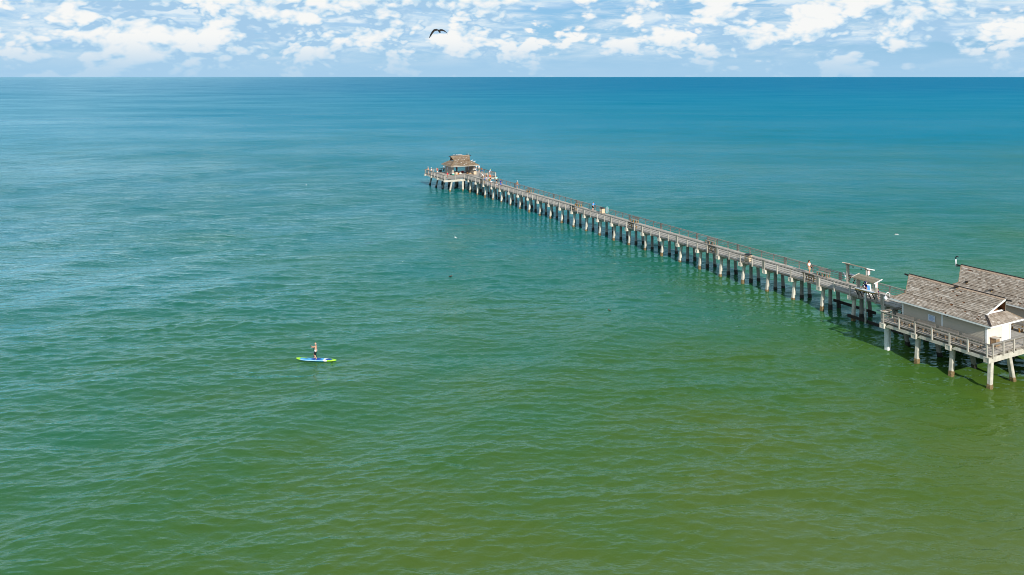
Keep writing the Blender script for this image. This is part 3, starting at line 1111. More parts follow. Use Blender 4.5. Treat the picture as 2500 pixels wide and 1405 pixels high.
# drinking fountain box by the end wall
s_ = thing('drinking_fountain', 'weathered wooden drinking fountain box with dark spout by the cream end wall', 'fountain', -3.72, -23.3, DECK)
mb = MB()
for i in range(4):
    mb.box(-0.28 + i * 0.14 + 0.004, -0.28 + (i + 1) * 0.14 - 0.004, -0.24, 0.22, 0.02, 0.86, rt())
mb.build('cabinet', M['legwood_old'], s_)
mb = MB()
mb.box(-0.34, 0.34, -0.30, 0.26, 0.862, 0.94, 0.7)
mb.build('top', M['post'], s_)
mb = MB()
mb.tube([(0.30, -0.18, 0.90), (0.46, -0.2, 0.92), (0.54, -0.2, 0.86)], 0.06, 8)
mb.build('spout', M['black'], s_)

# gooseneck lamp at the seaward eave corner of the near shelter
s_ = thing('gooseneck_lamp', 'white gooseneck lamp with round globe at the seaward eave corner', 'lamp', -5.0, -13.05, 5.42)
mb = MB()
arc = [(0.0, 0, 0), (0, 0.02, 0.28)]
for i in range(9):
    a = math.pi * i / 8
    arc.append((-0.25 + 0.25 * math.cos(a), 0.12 * (i / 8), 0.36 + 0.26 * math.sin(a)))
arc.append((-0.50, 0.13, 0.24))
mb.tube(arc, 0.032, 8)
mb.build('arm', M['white'], s_, True)
mb = MB()
mb.tube([(-0.50, 0.13, 0.26), (-0.50, 0.13, 0.16)], [0.05, 0.11], 10)
mb.build('collar', M['white'], s_, True)
mb = MB()
mb.ellipsoid((-0.50, 0.13, 0.02), (0.19, 0.19, 0.20), 14, 10)
mb.build('globe', M['globe'], s_, True)

# vent pipe with hood at the far shelter's ridge
s_ = thing('vent_pipe', 'slim white vent pipe with dark hooked hood at the far ridge end', 'pipe', 6.55, -12.85, 7.55)
mb = MB()
mb.tube([(0, 0, -0.1), (0, 0, 0.72)], 0.065, 10)
mb.build('pipe', M['white_new'], s_, True)
mb = MB()
mb.tube([(0, 0, 0.72), (0, 0, 0.92), (0.02, -0.06, 1.02), (0.04, -0.18, 1.05), (0.05, -0.28, 1.0)], [0.05, 0.06, 0.07, 0.065, 0.05], 8)
mb.build('hood', M['black'], s_, True)
mb = MB()
mb.beam((0, -0.02, -0.08), (0, -0.75, -0.08), 0.05, 0.05)
mb.build('bracket', M['black'], s_)

# cutting board on the corner of the shelter deck rail
s_ = thing('bait_board', 'small tilted wooden bait board on the corner post of the shelter deck', 'board', -6.35, -13.35, 4.26)
mb = MB()
mb.hexa([(-0.30, -0.26, 0.03), (0.28, -0.26, 0.0), (0.28, 0.26, 0.0), (-0.30, 0.26, 0.03), (-0.30, -0.26, 0.07), (0.28, -0.26, 0.04), (0.28, 0.26, 0.04), (-0.30, 0.26, 0.07)], 0.9)
mb.build('top', M['post'], s_)
mb = MB()
mb.tube([(0, 0, -0.03), (0, 0, 0.10), ], [0.05, 0.16], 6)
mb.build('bracket', M['legwood_old'], s_)

# ---- pavilion at the pier head: two side walls, open front and back, ridge across the pier
pav = thing('pavilion', 'open pavilion with brown dutch gable roof at the pier head', 'building', 1.40, 118.6, DECK, -90)
# local x points back towards the shore (-y of the pier), local y across the pier (+x of the pier)
for (ya, yb) in ((-2.95, -2.62), (2.92, 3.27)):
    mb = MB()
    mb.box(-3.1, 1.75, ya + 0.01, yb - 0.01, 0.0, 2.9)
    w_ = mb.build('side_wall', M['grey_wall'], pav)
    mb = MB()
    for i in range(16):
        x0_ = -3.1 + 4.85 * i / 16
        mb.box(x0_ + 0.006, x0_ + 4.85 / 16 - 0.006, ya - 0.006, yb + 0.006, 0.01, 2.6, rt())
    mb.build('wall_board', M['grey_wall'], w_)['kind'] = 'stuff'
    for x in (1.68, -3.1):
        mb = MB()
        mb.box(x, x + 0.11, ya - 0.03, yb + 0.03, 0.005, 2.55)
        mb.build('corner_post', M['post'], pav)
dutch_roof(pav, (-3.4, 3.4), (-4.0, 4.0), 2.47, (-1.6, 1.6), (-2.2, 2.15), 3.55, 0.0, (-2.7, 2.6), 4.80, M['shingle_brown'], hip_dark=(False,) * 4, white_gable=False)
mb = MB()
mb.box(-3.2, -3.05, -2.6, 2.9, 2.3, 2.55)
mb.build('header_beam', M['joist'], pav)
mb = MB()
mb.box(1.62, 1.78, -2.6, 2.9, 2.3, 2.55)
mb.build('header_beam', M['joist'], pav)
for (lab, x, y, h, w_, z) in (('small white notice on the left outer wall of the pavilion', -1.62, 119.9, 0.62, 0.45, 4.75),
                              ('small square white notice inside the pavilion, beyond the tall one', 4.25, 120.9, 0.55, 0.5, 4.85),
                              ('tall narrow white notice inside the pavilion on its right wall', 4.25, 119.5, 1.05, 0.55, 4.65)):
    s_ = thing('notice_board', lab, 'sign', x, y, z)
    mb = MB()
    mb.box(-0.03, 0.0, -w_ / 2, w_ / 2, -h / 2, h / 2)
    mb.build('board', M['sign_blue'], s_)
    mb = MB()
    for i in range(4):
        mb.box(-0.034, -0.0305, -w_ * 0.38, w_ * (0.38 if i % 2 else 0.25), h * (0.3 - i * 0.19), h * (0.36 - i * 0.19))
    mb.build('print', M['print_blue'], s_)


# ------------------------------------------------------------------ benches, bins, stations
def bench_parts(root, legs, length=1.9):
    """sits facing local -x, backrest on the +x side"""
    L = length / 2
    for i in range(3):
        mb = MB()
        mb.box(-0.26 + i * 0.16, -0.26 + i * 0.16 + 0.145, -L, L, 0.42, 0.465, rt())
        mb.build('seat_board', M['rail'], root)
    for i in range(2):
        mb = MB()
        z = 0.60 + i * 0.17
        x = 0.25 + i * 0.045
        mb.hexa([(x - 0.02, -L, z), (x + 0.02, -L, z), (x + 0.02, L, z), (x - 0.02, L, z), (x + 0.02, -L, z + 0.15), (x + 0.06, -L, z + 0.15), (x + 0.06, L, z + 0.15), (x + 0.02, L, z + 0.15)], rt() * 0.8)
        mb.build('back_board', M['rail'], root)
    for y in (-L + 0.18, 0.0, L - 0.18):
        mb = MB()
        mb.beam((-0.22, y, 0.0), (-0.22, y, 0.418), 0.10, 0.10, up=(0, 1, 0))
        mb.build('leg', legs, root)
        mb = MB()
        mb.beam((0.24, y + 0.002, 0.0), (0.24, y + 0.002, 0.42), 0.10, 0.10, up=(0, 1, 0))
        mb.beam((0.255, y + 0.002, 0.42), (0.36, y + 0.002, 0.93), 0.05, 0.09, up=(0, 1, 0))
        mb.build('leg', legs, root)
        mb = MB()
        mb.box(-0.28, 0.30, y + 0.052, y + 0.092, 0.33, 0.417)
        mb.build('seat_bearer', legs, root)


def bench(label, x, y, rot, legs='legwood', group='benches along the pier deck', length=1.9):
    t_ = thing('bench', label, 'bench', x, y, DECK, rot, group)
    bench_parts(t_, M[legs], length)
    return t_


G_B = 'benches along the pier deck'
bench('wooden bench with yellow legs on the far rail, first one shoreward of the pier head', 2.68, 82.6, 0)
bench('wooden bench with yellow legs on the far rail, near the person in bright blue', 2.68, 61.7, 0)
bench('wooden bench with yellow legs on the near rail, opposite the person in bright blue', -0.38, 58.6, 180)
bench('wooden bench with yellow legs on the far rail, shoreward of the bin with the hoop', 2.68, 43.0, 0)
bench('wooden bench with yellow legs on the near rail, shoreward of the bin with the hoop', -0.38, 39.3, 180)
bench('grey wooden bench on the far rail, seaward of the black lidded bin', 2.68, 23.4, 0, 'legwood_old')
bench('wooden bench on the near rail, seaward of the black lidded bin', -0.38, 19.4, 180)
bench('grey wooden bench on the far rail beside the walking woman', 2.68, 2.2, 0, 'legwood_old')
bench('wooden bench on the near rail across from the walking woman', -0.38, 1.6, 180)
G_S = 'benches along the near shelter wall'
for y, lab in ((-15.0, 'bench by the near shelter wall, nearest the gooseneck lamp'), (-17.35, 'bench by the near shelter wall, below the blue notice'),
               (-19.7, 'bench by the near shelter wall, just past the middle white trim'), (-22.05, 'bench by the near shelter wall, in the sun next to the end wall')):
    bench(lab, -5.55, y, 0, 'legwood_old', G_S, 2.0)
bench('wooden bench with yellow legs in front of the far shelter building', 2.9, -21.9, 0, 'legwood', 'benches between the shelters', 2.2)


def bin_thing(label, x, y, rot=0, lid='black', group='beige litter bins', panel='bin'):
    t_ = thing('litter_bin', label, 'bin', x, y, DECK, rot, group)
    mb = MB()
    mb.box(-0.33, 0.33, -0.33, 0.33, 0.06, 0.90)
    b_ = mb.build('body', M[panel], t_)
    for sx in (-1, 1):
        for sy in (-1, 1):
            mb = MB()
            mb.box(sx * 0.345 - 0.025, sx * 0.345 + 0.025, sy * 0.345 - 0.025, sy * 0.345 + 0.025, 0.0, 0.92)
            mb.build('corner_rail', M[panel], t_)
    mb = MB()
    sec = [(-1, -1), (1, -1), (1, 1), (-1, 1)]
    mb.loft([[(a * 0.38, c * 0.38, 0.925) for a, c in sec], [(a * 0.38, c * 0.38, 1.0) for a, c in sec], [(a * 0.30, c * 0.30, 1.09) for a, c in sec], [(a * 0.16, c * 0.16, 1.12) for a, c in sec]])
    mb.build('lid', M[lid], t_)
    mb = MB()
    mb.box(-0.38, -0.365, -0.12, 0.12, 0.45, 0.65)
    mb.build('sticker', M['sign_blue'], t_)
    return t_


bin_thing('beige bin with black lid standing by the blue hoop at the far rail', 2.55, 52.9)
bin_thing('beige bin with black lid at the near rail between two benches', -0.28, 12.4, 6)
bin_thing('low beige bin with dark lid in front of the pavilion opening', -0.35, 117.2, 4).scale = (0.85, 0.85, 0.80)
bin_thing('beige bin with black lid at the right corner of the pavilion', 4.25, 115.6, 0)

# blue landing-net hoop behind the bin
s_ = thing('landing_net', 'large pale blue landing net hoop leaning on the far rail behind the bin', 'net', 2.95, 51.9, DECK + 0.78, 20)
mb = MB()
ring = [(0.0, 0.34 * math.cos(a), 0.62 * math.sin(a)) for a in np.linspace(0, 2 * math.pi, 25)]
mb.tube(ring, 0.035, 6)
mb.build('hoop', M['teal'], s_, True)
mb = MB()
for i in range(-4, 5):
    y = i * 0.07
    hz_ = 0.60 * math.sqrt(max(0.0, 1 - (y / 0.34) ** 2))
    mb.beam((0, y, -hz_), (0, y, hz_), 0.012, 0.012, up=(1, 0, 0))
for i in range(-5, 6):
    z = i * 0.11
    hy_ = 0.33 * math.sqrt(max(0.0, 1 - (z / 0.62) ** 2))
    mb.beam((0.013, -hy_, z), (0.013, hy_, z), 0.012, 0.012)
mb.build('netting', M['sign_blue'], s_)


def station(label, x, y, rot, length, sign_end):
    """fish cleaning station on the railing: table outboard (local -x), shed roof over it"""
    t_ = thing('fish_cleaning_station', label, 'cleaning station', x, y, 0.0, rot, 'fish cleaning stations on the railings')
    L = length / 2
    mb = MB()
    mb.box(-0.72, -0.16, -L, L, 4.22, 4.27)
    mb.build('table_top', M['white'], t_)
    mb = MB()
    mb.box(-0.70, -0.18, -L + 0.03, L - 0.03, 4.07, 4.217)
    mb.build('apron', M['ochre'], t_)
    for yy in np.linspace(-L + 0.1, L - 0.1, 5):
        mb = MB()
        mb.beam((-0.66, yy, 4.06), (-0.16, yy, 3.30), 0.07, 0.10, rt())
        mb.build('brace', M['darkwood'], t_)
    for yy in (-L + 0.05, L - 0.05):
        mb = MB()
        mb.beam((-0.20, yy, 2.95), (-0.20, yy, 5.42), 0.16, 0.16, 0.35, up=(0, 1, 0))
        mb.build('post', M['post'], t_)
        mb = MB()
        mb.beam((0.12, yy + 0.01, 3.26), (0.12, yy + 0.01, 5.5), 0.10, 0.10, 0.6, up=(0, 1, 0))
        mb.build('post', M['post'], t_)
        mb = MB()
        mb.beam((-0.90, yy, 5.30), (0.46, yy, 5.62), 0.06, 0.10, 0.7)
        mb.build('rafter', M['post'], t_)
    n = 7
    for i in range(n):
        xa = -0.92 + i * 0.20
        mb = MB()
        za = 5.43 + (xa + 0.66) * 0.22
        mb.hexa([(xa, -L - 0.28, za), (xa + 0.205, -L - 0.28, za + 0.045), (xa + 0.205, L + 0.28, za + 0.05), (xa, L + 0.28, za),
                 (xa, -L - 0.28, za + 0.055), (xa + 0.205, -L - 0.28, za + 0.07), (xa + 0.205, L + 0.28, za + 0.07), (xa, L + 0.28, za + 0.055)], rt())
        mb.build('roof_board', M['roofboard'], t_)
    for s in (-1, 1):
        mb = MB()
        mb.beam((-0.93, s * (L + 0.305), 5.39), (0.50, s * (L + 0.305), 5.73), 0.04, 0.11, 0.9)
        mb.build('barge_board', M['white'] if s == sign_end else M['post'], t_)
    for yy in (-L * 0.45, L * 0.35):
        mb = MB()
        mb.tube([(-0.1, yy, 5.45), (-0.1, yy, 5.36), (-0.1, yy, 5.26)], [0.02, 0.06, 0.07], 8)
        mb.build('lamp', M['black'], t_)
    return t_


st1 = station('near fish cleaning station with slatted shed roof and white drain pipe below', -0.62, -6.95, 0, 2.45, -1)
st2 = station('far fish cleaning station on the opposite railing, its roof seen edge on', 2.98, -2.62, 180, 2.9, 1)
mb = MB()
mb.tube([(-0.45, 0.0, 4.06), (-0.45, 0.0, 3.6), (-0.42, -0.02, 3.3), (-0.42, -0.02, 0.35)], 0.10, 10)
mb.build('drain_pipe', M['white'], st1, True)
mb = MB()
mb.tube([(-0.50, -0.05, 3.95), (-0.36, -0.12, 3.55)], [0.14, 0.05], 10)
mb.build('basin', M['white_new'], st1, True)


def rule_sign(label, x, y, z):
    s_ = thing('rules_sign', label, 'sign', x, y, z, 0, 'white notices on the cleaning station posts')
    mb = MB()
    mb.box(-0.21, 0.21, -0.025, 0.0, -0.24, 0.24)
    mb.build('board', M['white_new'], s_)
    mb = MB()
    for i in range(4):
        mb.box(0.02 + 0.02 * (i % 2), 0.19, -0.029, -0.0255, 0.14 - i * 0.10, 0.19 - i * 0.10)
    mb.box(-0.19, 0.19, -0.029, -0.0255, 0.215, 0.232)
    mb.build('print', M['print_red'], s_)


rule_sign('white notice with red print on the near cleaning station post', -0.82, -8.25, 5.08)
rule_sign('white notice with red print on the far cleaning station post', 3.16, -4.15, 5.12)

# tube of a rod holder / life ring box at the far rail
s_ = thing('line_recycling_tube', 'upright white and teal tube fixed to the far rail beside the cleaning station', 'tube', 3.02, -0.85, 3.55)
mb = MB()
mb.tube([(0, 0, 0.0), (0, 0, 0.62)], 0.085, 12)
mb.tube([(0, 0, 0.62), (0, 0.03, 0.72), (-0.02, 0.14, 0.78), (-0.03, 0.24, 0.76)], [0.085, 0.09, 0.09, 0.085], 12)
mb.build('tube', M['white_new'], s_, True)
mb = MB()
mb.tube([(0, 0, 0.16), (0, 0, 0.34)], 0.0865, 12)
mb.build('band', M['teal'], s_, True)

# A-frame board with blue print
s_ = thing('a_frame_sign', 'white folding sign board with blue print on the deck by the cleaning station', 'sign', 0.75, -5.75, DECK, -25)
for s in (-1, 1):
    mb = MB()
    mb.hexa([(-0.42, s * 0.40 - 0.02, 0.0), (0.42, s * 0.40 - 0.02, 0.0), (0.42, s * 0.40 + 0.02, 0.0), (-0.42, s * 0.40 + 0.02, 0.0),
             (-0.42, s * 0.03 - 0.02, 1.15), (0.42, s * 0.03 - 0.02, 1.15), (0.42, s * 0.03 + 0.02, 1.15), (-0.42, s * 0.03 + 0.02, 1.15)])
    pb = mb.build('panel', M['white_new'], s_)
    mb = MB()
    f_ = lambda z: s * (0.40 - 0.37 * z / 1.15 + 0.024)
    mb.hexa([(-0.30, f_(0.5) - 0.004, 0.5), (0.30, f_(0.5) - 0.004, 0.5), (0.30, f_(0.5) + 0.003, 0.5), (-0.30, f_(0.5) + 0.003, 0.5),
             (-0.30, f_(1.05) - 0.004, 1.05), (0.30, f_(1.05) - 0.004, 1.05), (0.30, f_(1.05) + 0.003, 1.05), (-0.30, f_(1.05) + 0.003, 1.05)])
    mb.build('print', M['blue'], pb)

# ------------------------------------------------------------------ people
SKIN = {'light': mat_plain('skin_light', (0.60, 0.33, 0.22), 0.55, 0.06, 9, 0.3), 'tan': mat_plain('skin_tan', (0.47, 0.22, 0.125), 0.55, 0.06, 9, 0.3),
        'brown': mat_plain('skin_brown', (0.20, 0.095, 0.055), 0.55, 0.06, 9, 0.3)}
PENDING = []          # objects whose skin modifiers are turned into plain meshes in one go


def skin_obj(name, mat, parent, verts, edges, radii, roots=(0,), sub=1):
    me = bpy.data.meshes.new(name)
    me.from_pydata([tuple(v) for v in verts], edges, [])
    me.materials.append(mat)
    o = link(bpy.data.objects.new(name, me))
    o.parent = parent
    sk = o.modifiers.new('skin', 'SKIN')
    sk.use_smooth_shade = True
    sv = me.skin_vertices[0].data
    for i, r in enumerate(radii):
        sv[i].radius = (r, r) if not isinstance(r, tuple) else r
        sv[i].use_root = i in roots
    if sub:
        ss = o.modifiers.new('sub', 'SUBSURF')
        ss.levels = ss.render_levels = sub
    PENDING.append(o)
    return o


def settle():
    bpy.context.view_layer.update()
    dg = bpy.context.evaluated_depsgraph_get()
    made = []
    for o in PENDING:
        made.append((o, bpy.data.meshes.new_from_object(o.evaluated_get(dg), preserve_all_data_layers=False, depsgraph=dg)))
    for o, me in made:
        old = o.data
        mats = [mm for mm in old.materials]
        o.modifiers.clear()
        me.name = o.name
        o.data = me
        if not me.materials:
            for mm in mats:
                me.materials.append(mm)
        bpy.data.meshes.remove(old)
    PENDING.clear()


def ik(a, b_, l1, l2, bend):
    d = b_ - a
    L = min(d.length, (l1 + l2) * 0.995)
    dn = d.normalized()
    b_ = a + dn * L
    x = (l1 * l1 - l2 * l2 + L * L) / (2 * L)
    h_ = math.sqrt(max(0.0, l1 * l1 - x * x))
    bend = bend - dn * bend.dot(dn)
    bend = bend.normalized() if bend.length > 1e-4 else Vector((0, 0, 0))
    return a + dn * x + bend * h_, b_


def person(label, x, y, rot, h=1.72, bulk=1.0, skin='light', top=None, bottom='#2a2d36', legs='shorts', hair='#3a2a1c', hat=None, shoes='#d8d4cc',
           lean=0.0, pelvis=0.93, hands=((0.24, 0.06, 0.80), (-0.24, 0.02, 0.80)), feet=((0.10, 0.06), (-0.10, -0.04)), sleeve=0.55, fem=False,
           long_hair=False, z=DECK, root=None, head_turn=0.0):
    s = h / 1.75
    t_ = root or thing('person', label, 'person', x, y, z, rot, 'people on the pier')
    V3 = lambda *a: Vector(a)
    sh = 0.165 if fem else 0.19
    P0 = V3(0, -0.55 * math.sin(R(lean)) * 0.25, pelvis)
    la = R(lean)
    up = V3(0, math.sin(la), math.cos(la))
    waist = P0 + up * 0.16
    chest = P0 + up * 0.38
    nb = P0 + up * 0.53
    hup = V3(0, math.sin(la * 0.6), math.cos(la * 0.6))
    neck = nb + hup * 0.07
    h0, h1, h2 = neck + hup * 0.07 + V3(0, 0.015, 0), neck + hup * 0.16 + V3(0, 0.01, 0), neck + hup * 0.225
    vs, ed, ra = [], [], []

    def v(p, r, to=None):
        vs.append(p * s)
        k_ = s * (bulk if len(vs) < 4 or 7 < len(vs) < 24 else 1.0)
        ra.append(tuple(q * k_ for q in r) if isinstance(r, tuple) else r * k_)
        if to is not None:
            ed.append((to, len(vs) - 1))
        return len(vs) - 1
    ip = v(P0, (0.135, 0.11))
    iw = v(waist, (0.115 if fem else 0.13, 0.095), ip)
    ic = v(chest, (0.14 if fem else 0.155, 0.11), iw)
    ib = v(nb, 0.075, ic)
    ik_ = v(neck, 0.052, ib)
    a_ = v(h0, (0.070, 0.080), ik_)
    b_ = v(h1, (0.080, 0.098), a_)
    v(h2, (0.055, 0.068), b_)
    J = {'hip': [], 'knee': [], 'sh': [], 'el': []}
    palms = []
    for i, sx in enumerate((1, -1)):
        hip = P0 + V3(sx * 0.095, 0, -0.05)
        fx, fy = feet[i]
        ank = V3(fx, fy, 0.085)
        knee, ank = ik(hip, ank, 0.43, 0.42, V3(0.05 * sx, 1, 0.1))
        k = v(hip, 0.092, ip)
        k = v(hip.lerp(knee, 0.5), 0.078, k)
        k = v(knee, 0.058, k)
        k = v(knee.lerp(ank, 0.35), 0.058, k)
        k = v(ank, 0.038, k)
        v(ank + V3(sx * 0.02, 0.15, -0.052), (0.040, 0.026), k)
        J['hip'].append(hip)
        J['knee'].append((knee, ank))
        shp = P0 + up * 0.47 + V3(sx * sh, 0, 0)
        tgt = V3(*hands[i])
        el, wr = ik(shp, tgt, 0.30, 0.27, V3(0.35 * sx, -0.7, -0.6))
        k = v(shp, 0.058, ic)
        k = v(shp.lerp(el, 0.5), 0.047, k)
        k = v(el, 0.039, k)
        k = v(el.lerp(wr, 0.35), 0.038, k)
        k = v(wr, 0.026, k)
        d = (wr - el).normalized()
        pm = wr + d * 0.075
        v(pm, (0.040, 0.018), k)
        J['sh'].append(shp)
        J['el'].append((el, wr))
        palms.append((wr, pm, d, sx))
    roots = [0]
    # fingers: short chains of their own rooted inside the palm
    for wr, pm, d, sx in palms:
        side = d.cross(V3(0, 0, 1))
        side = side.normalized() if side.length > 1e-3 else V3(1, 0, 0)
        curl = side.cross(d).normalized() * -1
        for q, (off_, ln) in enumerate(((-0.030, 0.068), (-0.010, 0.080), (0.010, 0.075), (0.029, 0.060))):
            b0 = pm - d * 0.02 + side * off_
            r0 = v(b0, 0.0095)
            roots.append(r0)
            k = v(b0 + d * (ln * 0.6) + curl * 0.006, 0.0088, r0)
            v(b0 + d * ln + curl * 0.03, 0.0075, k)
        b0 = wr + d * 0.025 - side * 0.02 * sx
        r0 = v(b0, 0.011)
        roots.append(r0)
        k = v(b0 + d * 0.03 - side * 0.035 * sx, 0.0105, r0)
        v(b0 + d * 0.062 - side * 0.042 * sx + curl * 0.012, 0.009, k)
    # nose and ears
    fwd = hup.cross(V3(1, 0, 0)) * -1
    if fwd.y < 0:
        fwd = -fwd
    r0 = v(h1 + fwd * 0.070 - hup * 0.012, 0.016)
    roots.append(r0)
    v(h1 + fwd * 0.108 - hup * 0.030, 0.013, r0)
    for sx in (1, -1):
        r0 = v(h1 + V3(sx * 0.070, -0.01, 0) - hup * 0.02, 0.016)
        roots.append(r0)
        v(h1 + V3(sx * 0.092, -0.015, 0) + hup * 0.012, 0.014, r0)
    skin_obj('body', SKIN[skin], t_, vs, ed, ra, roots)

    def chain(name, col, pts, grow, roots=(0,)):
        vv, ee, rr = [], [], []
        for p, r, to in pts:
            vv.append(p * s)
            rr.append(tuple(q * s * bulk + grow * s for q in r) if isinstance(r, tuple) else r * s * bulk + grow * s)
            if to is not None:
                ee.append((to, len(vv) - 1))
        skin_obj(name, cloth(col) if isinstance(col, str) else col, t_, vv, ee, rr, roots)
    if top:
        pts = [(P0 + up * 0.02, (0.135, 0.112), None), (waist, (0.125, 0.10), 0), (chest, (0.155, 0.112), 1), (P0 + up * 0.49, (0.10, 0.085), 2)]
        for i in (0, 1):
            shp = J['sh'][i]
            el, wr = J['el'][i]
            end = shp.lerp(el, min(sleeve, 1.0)) if sleeve <= 1 else el.lerp(wr, sleeve - 1)
            pts.append((shp, 0.062, 2))
            if sleeve > 1:
                pts.append((el, 0.046, len(pts) - 1))
            if sleeve > 0:
                pts.append((end, 0.056 if sleeve <= 1 else 0.036, len(pts) - 1))
        chain('shirt', top, pts, 0.016)
    if bottom:
        pts = [(P0 + up * 0.06, (0.132, 0.108), None), (P0 - V3(0, 0, 0.02), (0.138, 0.115), 0)]
        for i in (0, 1):
            hip = J['hip'][i]
            knee, ank = J['knee'][i]
            pts.append((hip, 0.096, 1))
            if legs == 'shorts':
                pts.append((hip.lerp(knee, 0.45), 0.090, len(pts) - 1))
                pts.append((hip.lerp(knee, 0.97), 0.080, len(pts) - 1))
            else:
                pts.append((hip.lerp(knee, 0.5), 0.084, len(pts) - 1))
                pts.append((knee, 0.064, len(pts) - 1))
                pts.append((ank + V3(0, 0, 0.03), 0.050, len(pts) - 1))
        chain('shorts' if legs == 'shorts' else 'trousers', bottom, pts, 0.014)
    rotm = Matrix.Rotation(-la * 0.6, 3, 'X')
    if hair:
        mb = MB()
        c = (h1 + V3(0, -0.016, 0) + hup * 0.026) * s
        mb.ellipsoid(c, (0.092 * s, 0.106 * s, 0.095 * s), 12, 8, mat=rotm)
        if long_hair:
            mb.tube([(h1 + V3(0, -0.06, 0.0)) * s, (neck + V3(0, -0.09, 0)) * s, (nb + V3(0, -0.12, -0.06)) * s], [0.075 * s, 0.07 * s, 0.035 * s], 10)
        mb.build('hair', cloth(hair), t_, True)
    if hat:
        mb = MB()
        c = (h1 + V3(0, -0.005, 0) + hup * 0.055) * s
        mb.ellipsoid(c, (0.104 * s, 0.118 * s, 0.085 * s), 12, 8, mat=rotm)
        pk = [rotm @ Vector((0.085 * math.cos(a), 0.10 + 0.09 * math.sin(a), -0.005)) for a in np.linspace(0, math.pi, 9)]
        pk2 = [q + rotm @ Vector((0, 0, 0.012)) for q in pk]
        mb.loft([[c + q * s for q in pk], [c + q * s for q in pk2]])
        mb.build('cap', cloth(hat), t_, True)
    if shoes:
        mb = MB()
        for i in (0, 1):
            ank = J['knee'][i][1]
            sx = 1 if i == 0 else -1
            mb.ellipsoid((ank + V3(sx * 0.012, 0.055, -0.045)) * s, (0.052 * s, 0.135 * s, 0.042 * s), 10, 6)
        mb.build('shoes', cloth(shoes), t_, True)
    eyes = MB()
    for sx in (1, -1):
        eyes.ellipsoid((h1 + V3(sx * 0.032, 0, 0) + fwd * 0.088 + hup * 0.004) * s, (0.011 * s, 0.008 * s, 0.008 * s), 6, 5)
    eyes.build('eyes', M['black'], t_, True)
    return t_, J, s


RAILH = ((0.22, 0.42, 1.02), (-0.22, 0.42, 1.02))
# along the pier head's left rail
person('shirtless man in dark shorts leaning on the left corner of the pier head rail', -5.75, 123.3, 90, 1.80, 1.08, 'light', None, '#23252b', hair='#c9b9a4', lean=14, hands=RAILH, shoes=None)
person('person in white shirt and white cap at the pier head left rail', -5.72, 121.0, 90, 1.74, 1.08, 'tan', '#f4f4f4', '#2b2c30', hat='#f2f2f0', lean=10, hands=RAILH)
person('person in red shirt and white shorts standing behind the left rail', -4.0, 121.1, 80, 1.62, 1.08, 'tan', '#e01410', '#e6e6ea', hair='#15100d', hands=((0.26, 0.25, 0.98), (-0.22, 0.05, 0.82)), shoes=None)
person('person in pale top bending over beside the dark trolley', -3.0, 123.6, 70, 1.6, 1.08, 'tan', '#dcdfe2', '#6b6f74', hair='#8d8376', lean=52, pelvis=0.84, hands=((0.2, 0.5, 0.55), (-0.2, 0.5, 0.5)))
person('tall person in white shirt with blue waist wrap and black trousers at the back rail', -0.95, 124.2, 10, 1.80, 1.08, 'tan', '#f7f7f7', '#16171b', 'trousers', hair='#5a2f1c', lean=6, hands=RAILH)
person('person in crimson top and pale hat behind the front left rail', -4.85, 112.1, 178, 1.55, 1.08, 'light', '#d81e3c', '#3b2026', hair='#7a5a36', hat='#e0cfae', hands=((0.28, 0.05, 0.75), (-0.28, 0.1, 0.78)), fem=True)
# under and beside the pavilion
person('person in maroon top standing in the shade at the back of the pavilion', 2.6, 123.9, 20, 1.72, 1.08, 'brown', '#8a1024', '#14151a', 'trousers', hair='#120d0b', hands=RAILH, lean=8)
person('person in dark blue clothes sitting in the pavilion shade by the left wall', 0.1, 120.3, 175, 1.7, 1.08, 'tan', '#1a2748', '#1c1f2a', 'trousers', hair='#1a1411', pelvis=0.50, lean=15,
       feet=((0.12, 0.42), (-0.12, 0.40)), hands=((0.18, 0.38, 0.55), (-0.18, 0.38, 0.55)))
person('person in white top and dark red trousers behind the bin at the pavilion corner', 4.95, 116.9, -60, 1.66, 1.08, 'light', '#eef2f0', '#8b1830', 'trousers', hair='#c8a46a', hands=((0.25, 0.2, 0.9), (-0.25, 0.1, 0.8)))
person('person with long dark hair and black top at the right side of the pier head', 6.95, 121.9, -70, 1.68, 1.08, 'light', '#17171b', '#26284a', hair='#4a2413', long_hair=True, fem=True, hands=((0.25, 0.2, 0.95), (-0.25, 0.1, 0.85)), shoes='#e8dcc0')
person('person in white top and pale jeans beside the dark haired one', 7.5, 121.7, -100, 1.78, 1.08, 'light', '#eceef0', '#a9c2d6', 'trousers', hair='#d8d2c4', hands=((0.25, 0.1, 0.85), (-0.25, 0.12, 0.85)))
person('big person in white shirt and khaki shorts facing the right rail', 7.45, 119.9, -80, 1.84, 1.08, 'light', '#f6f6f4', '#77805a', hair='#b08d76', lean=6, hands=((0.25, 0.3, 0.98), (-0.25, 0.3, 0.98)))
person('child in black hat, orange top and blue shorts at the right rail', 7.7, 118.6, -75, 1.36, 1.08, 'tan', '#b4622a', '#2636a8', hair='#1b1512', hat='#16161a', hands=((0.25, 0.35, 1.05), (-0.25, 0.3, 1.05)), shoes=None)
person('blond person in pale blue shirt leaning on the right corner rail', 7.35, 113.0, -85, 1.6, 1.08, 'light', '#a8d4f4', '#d9a58c', hair='#e2c27e', lean=38, pelvis=0.88, hands=((0.22, 0.62, 0.98), (-0.22, 0.62, 0.98)), shoes=None)
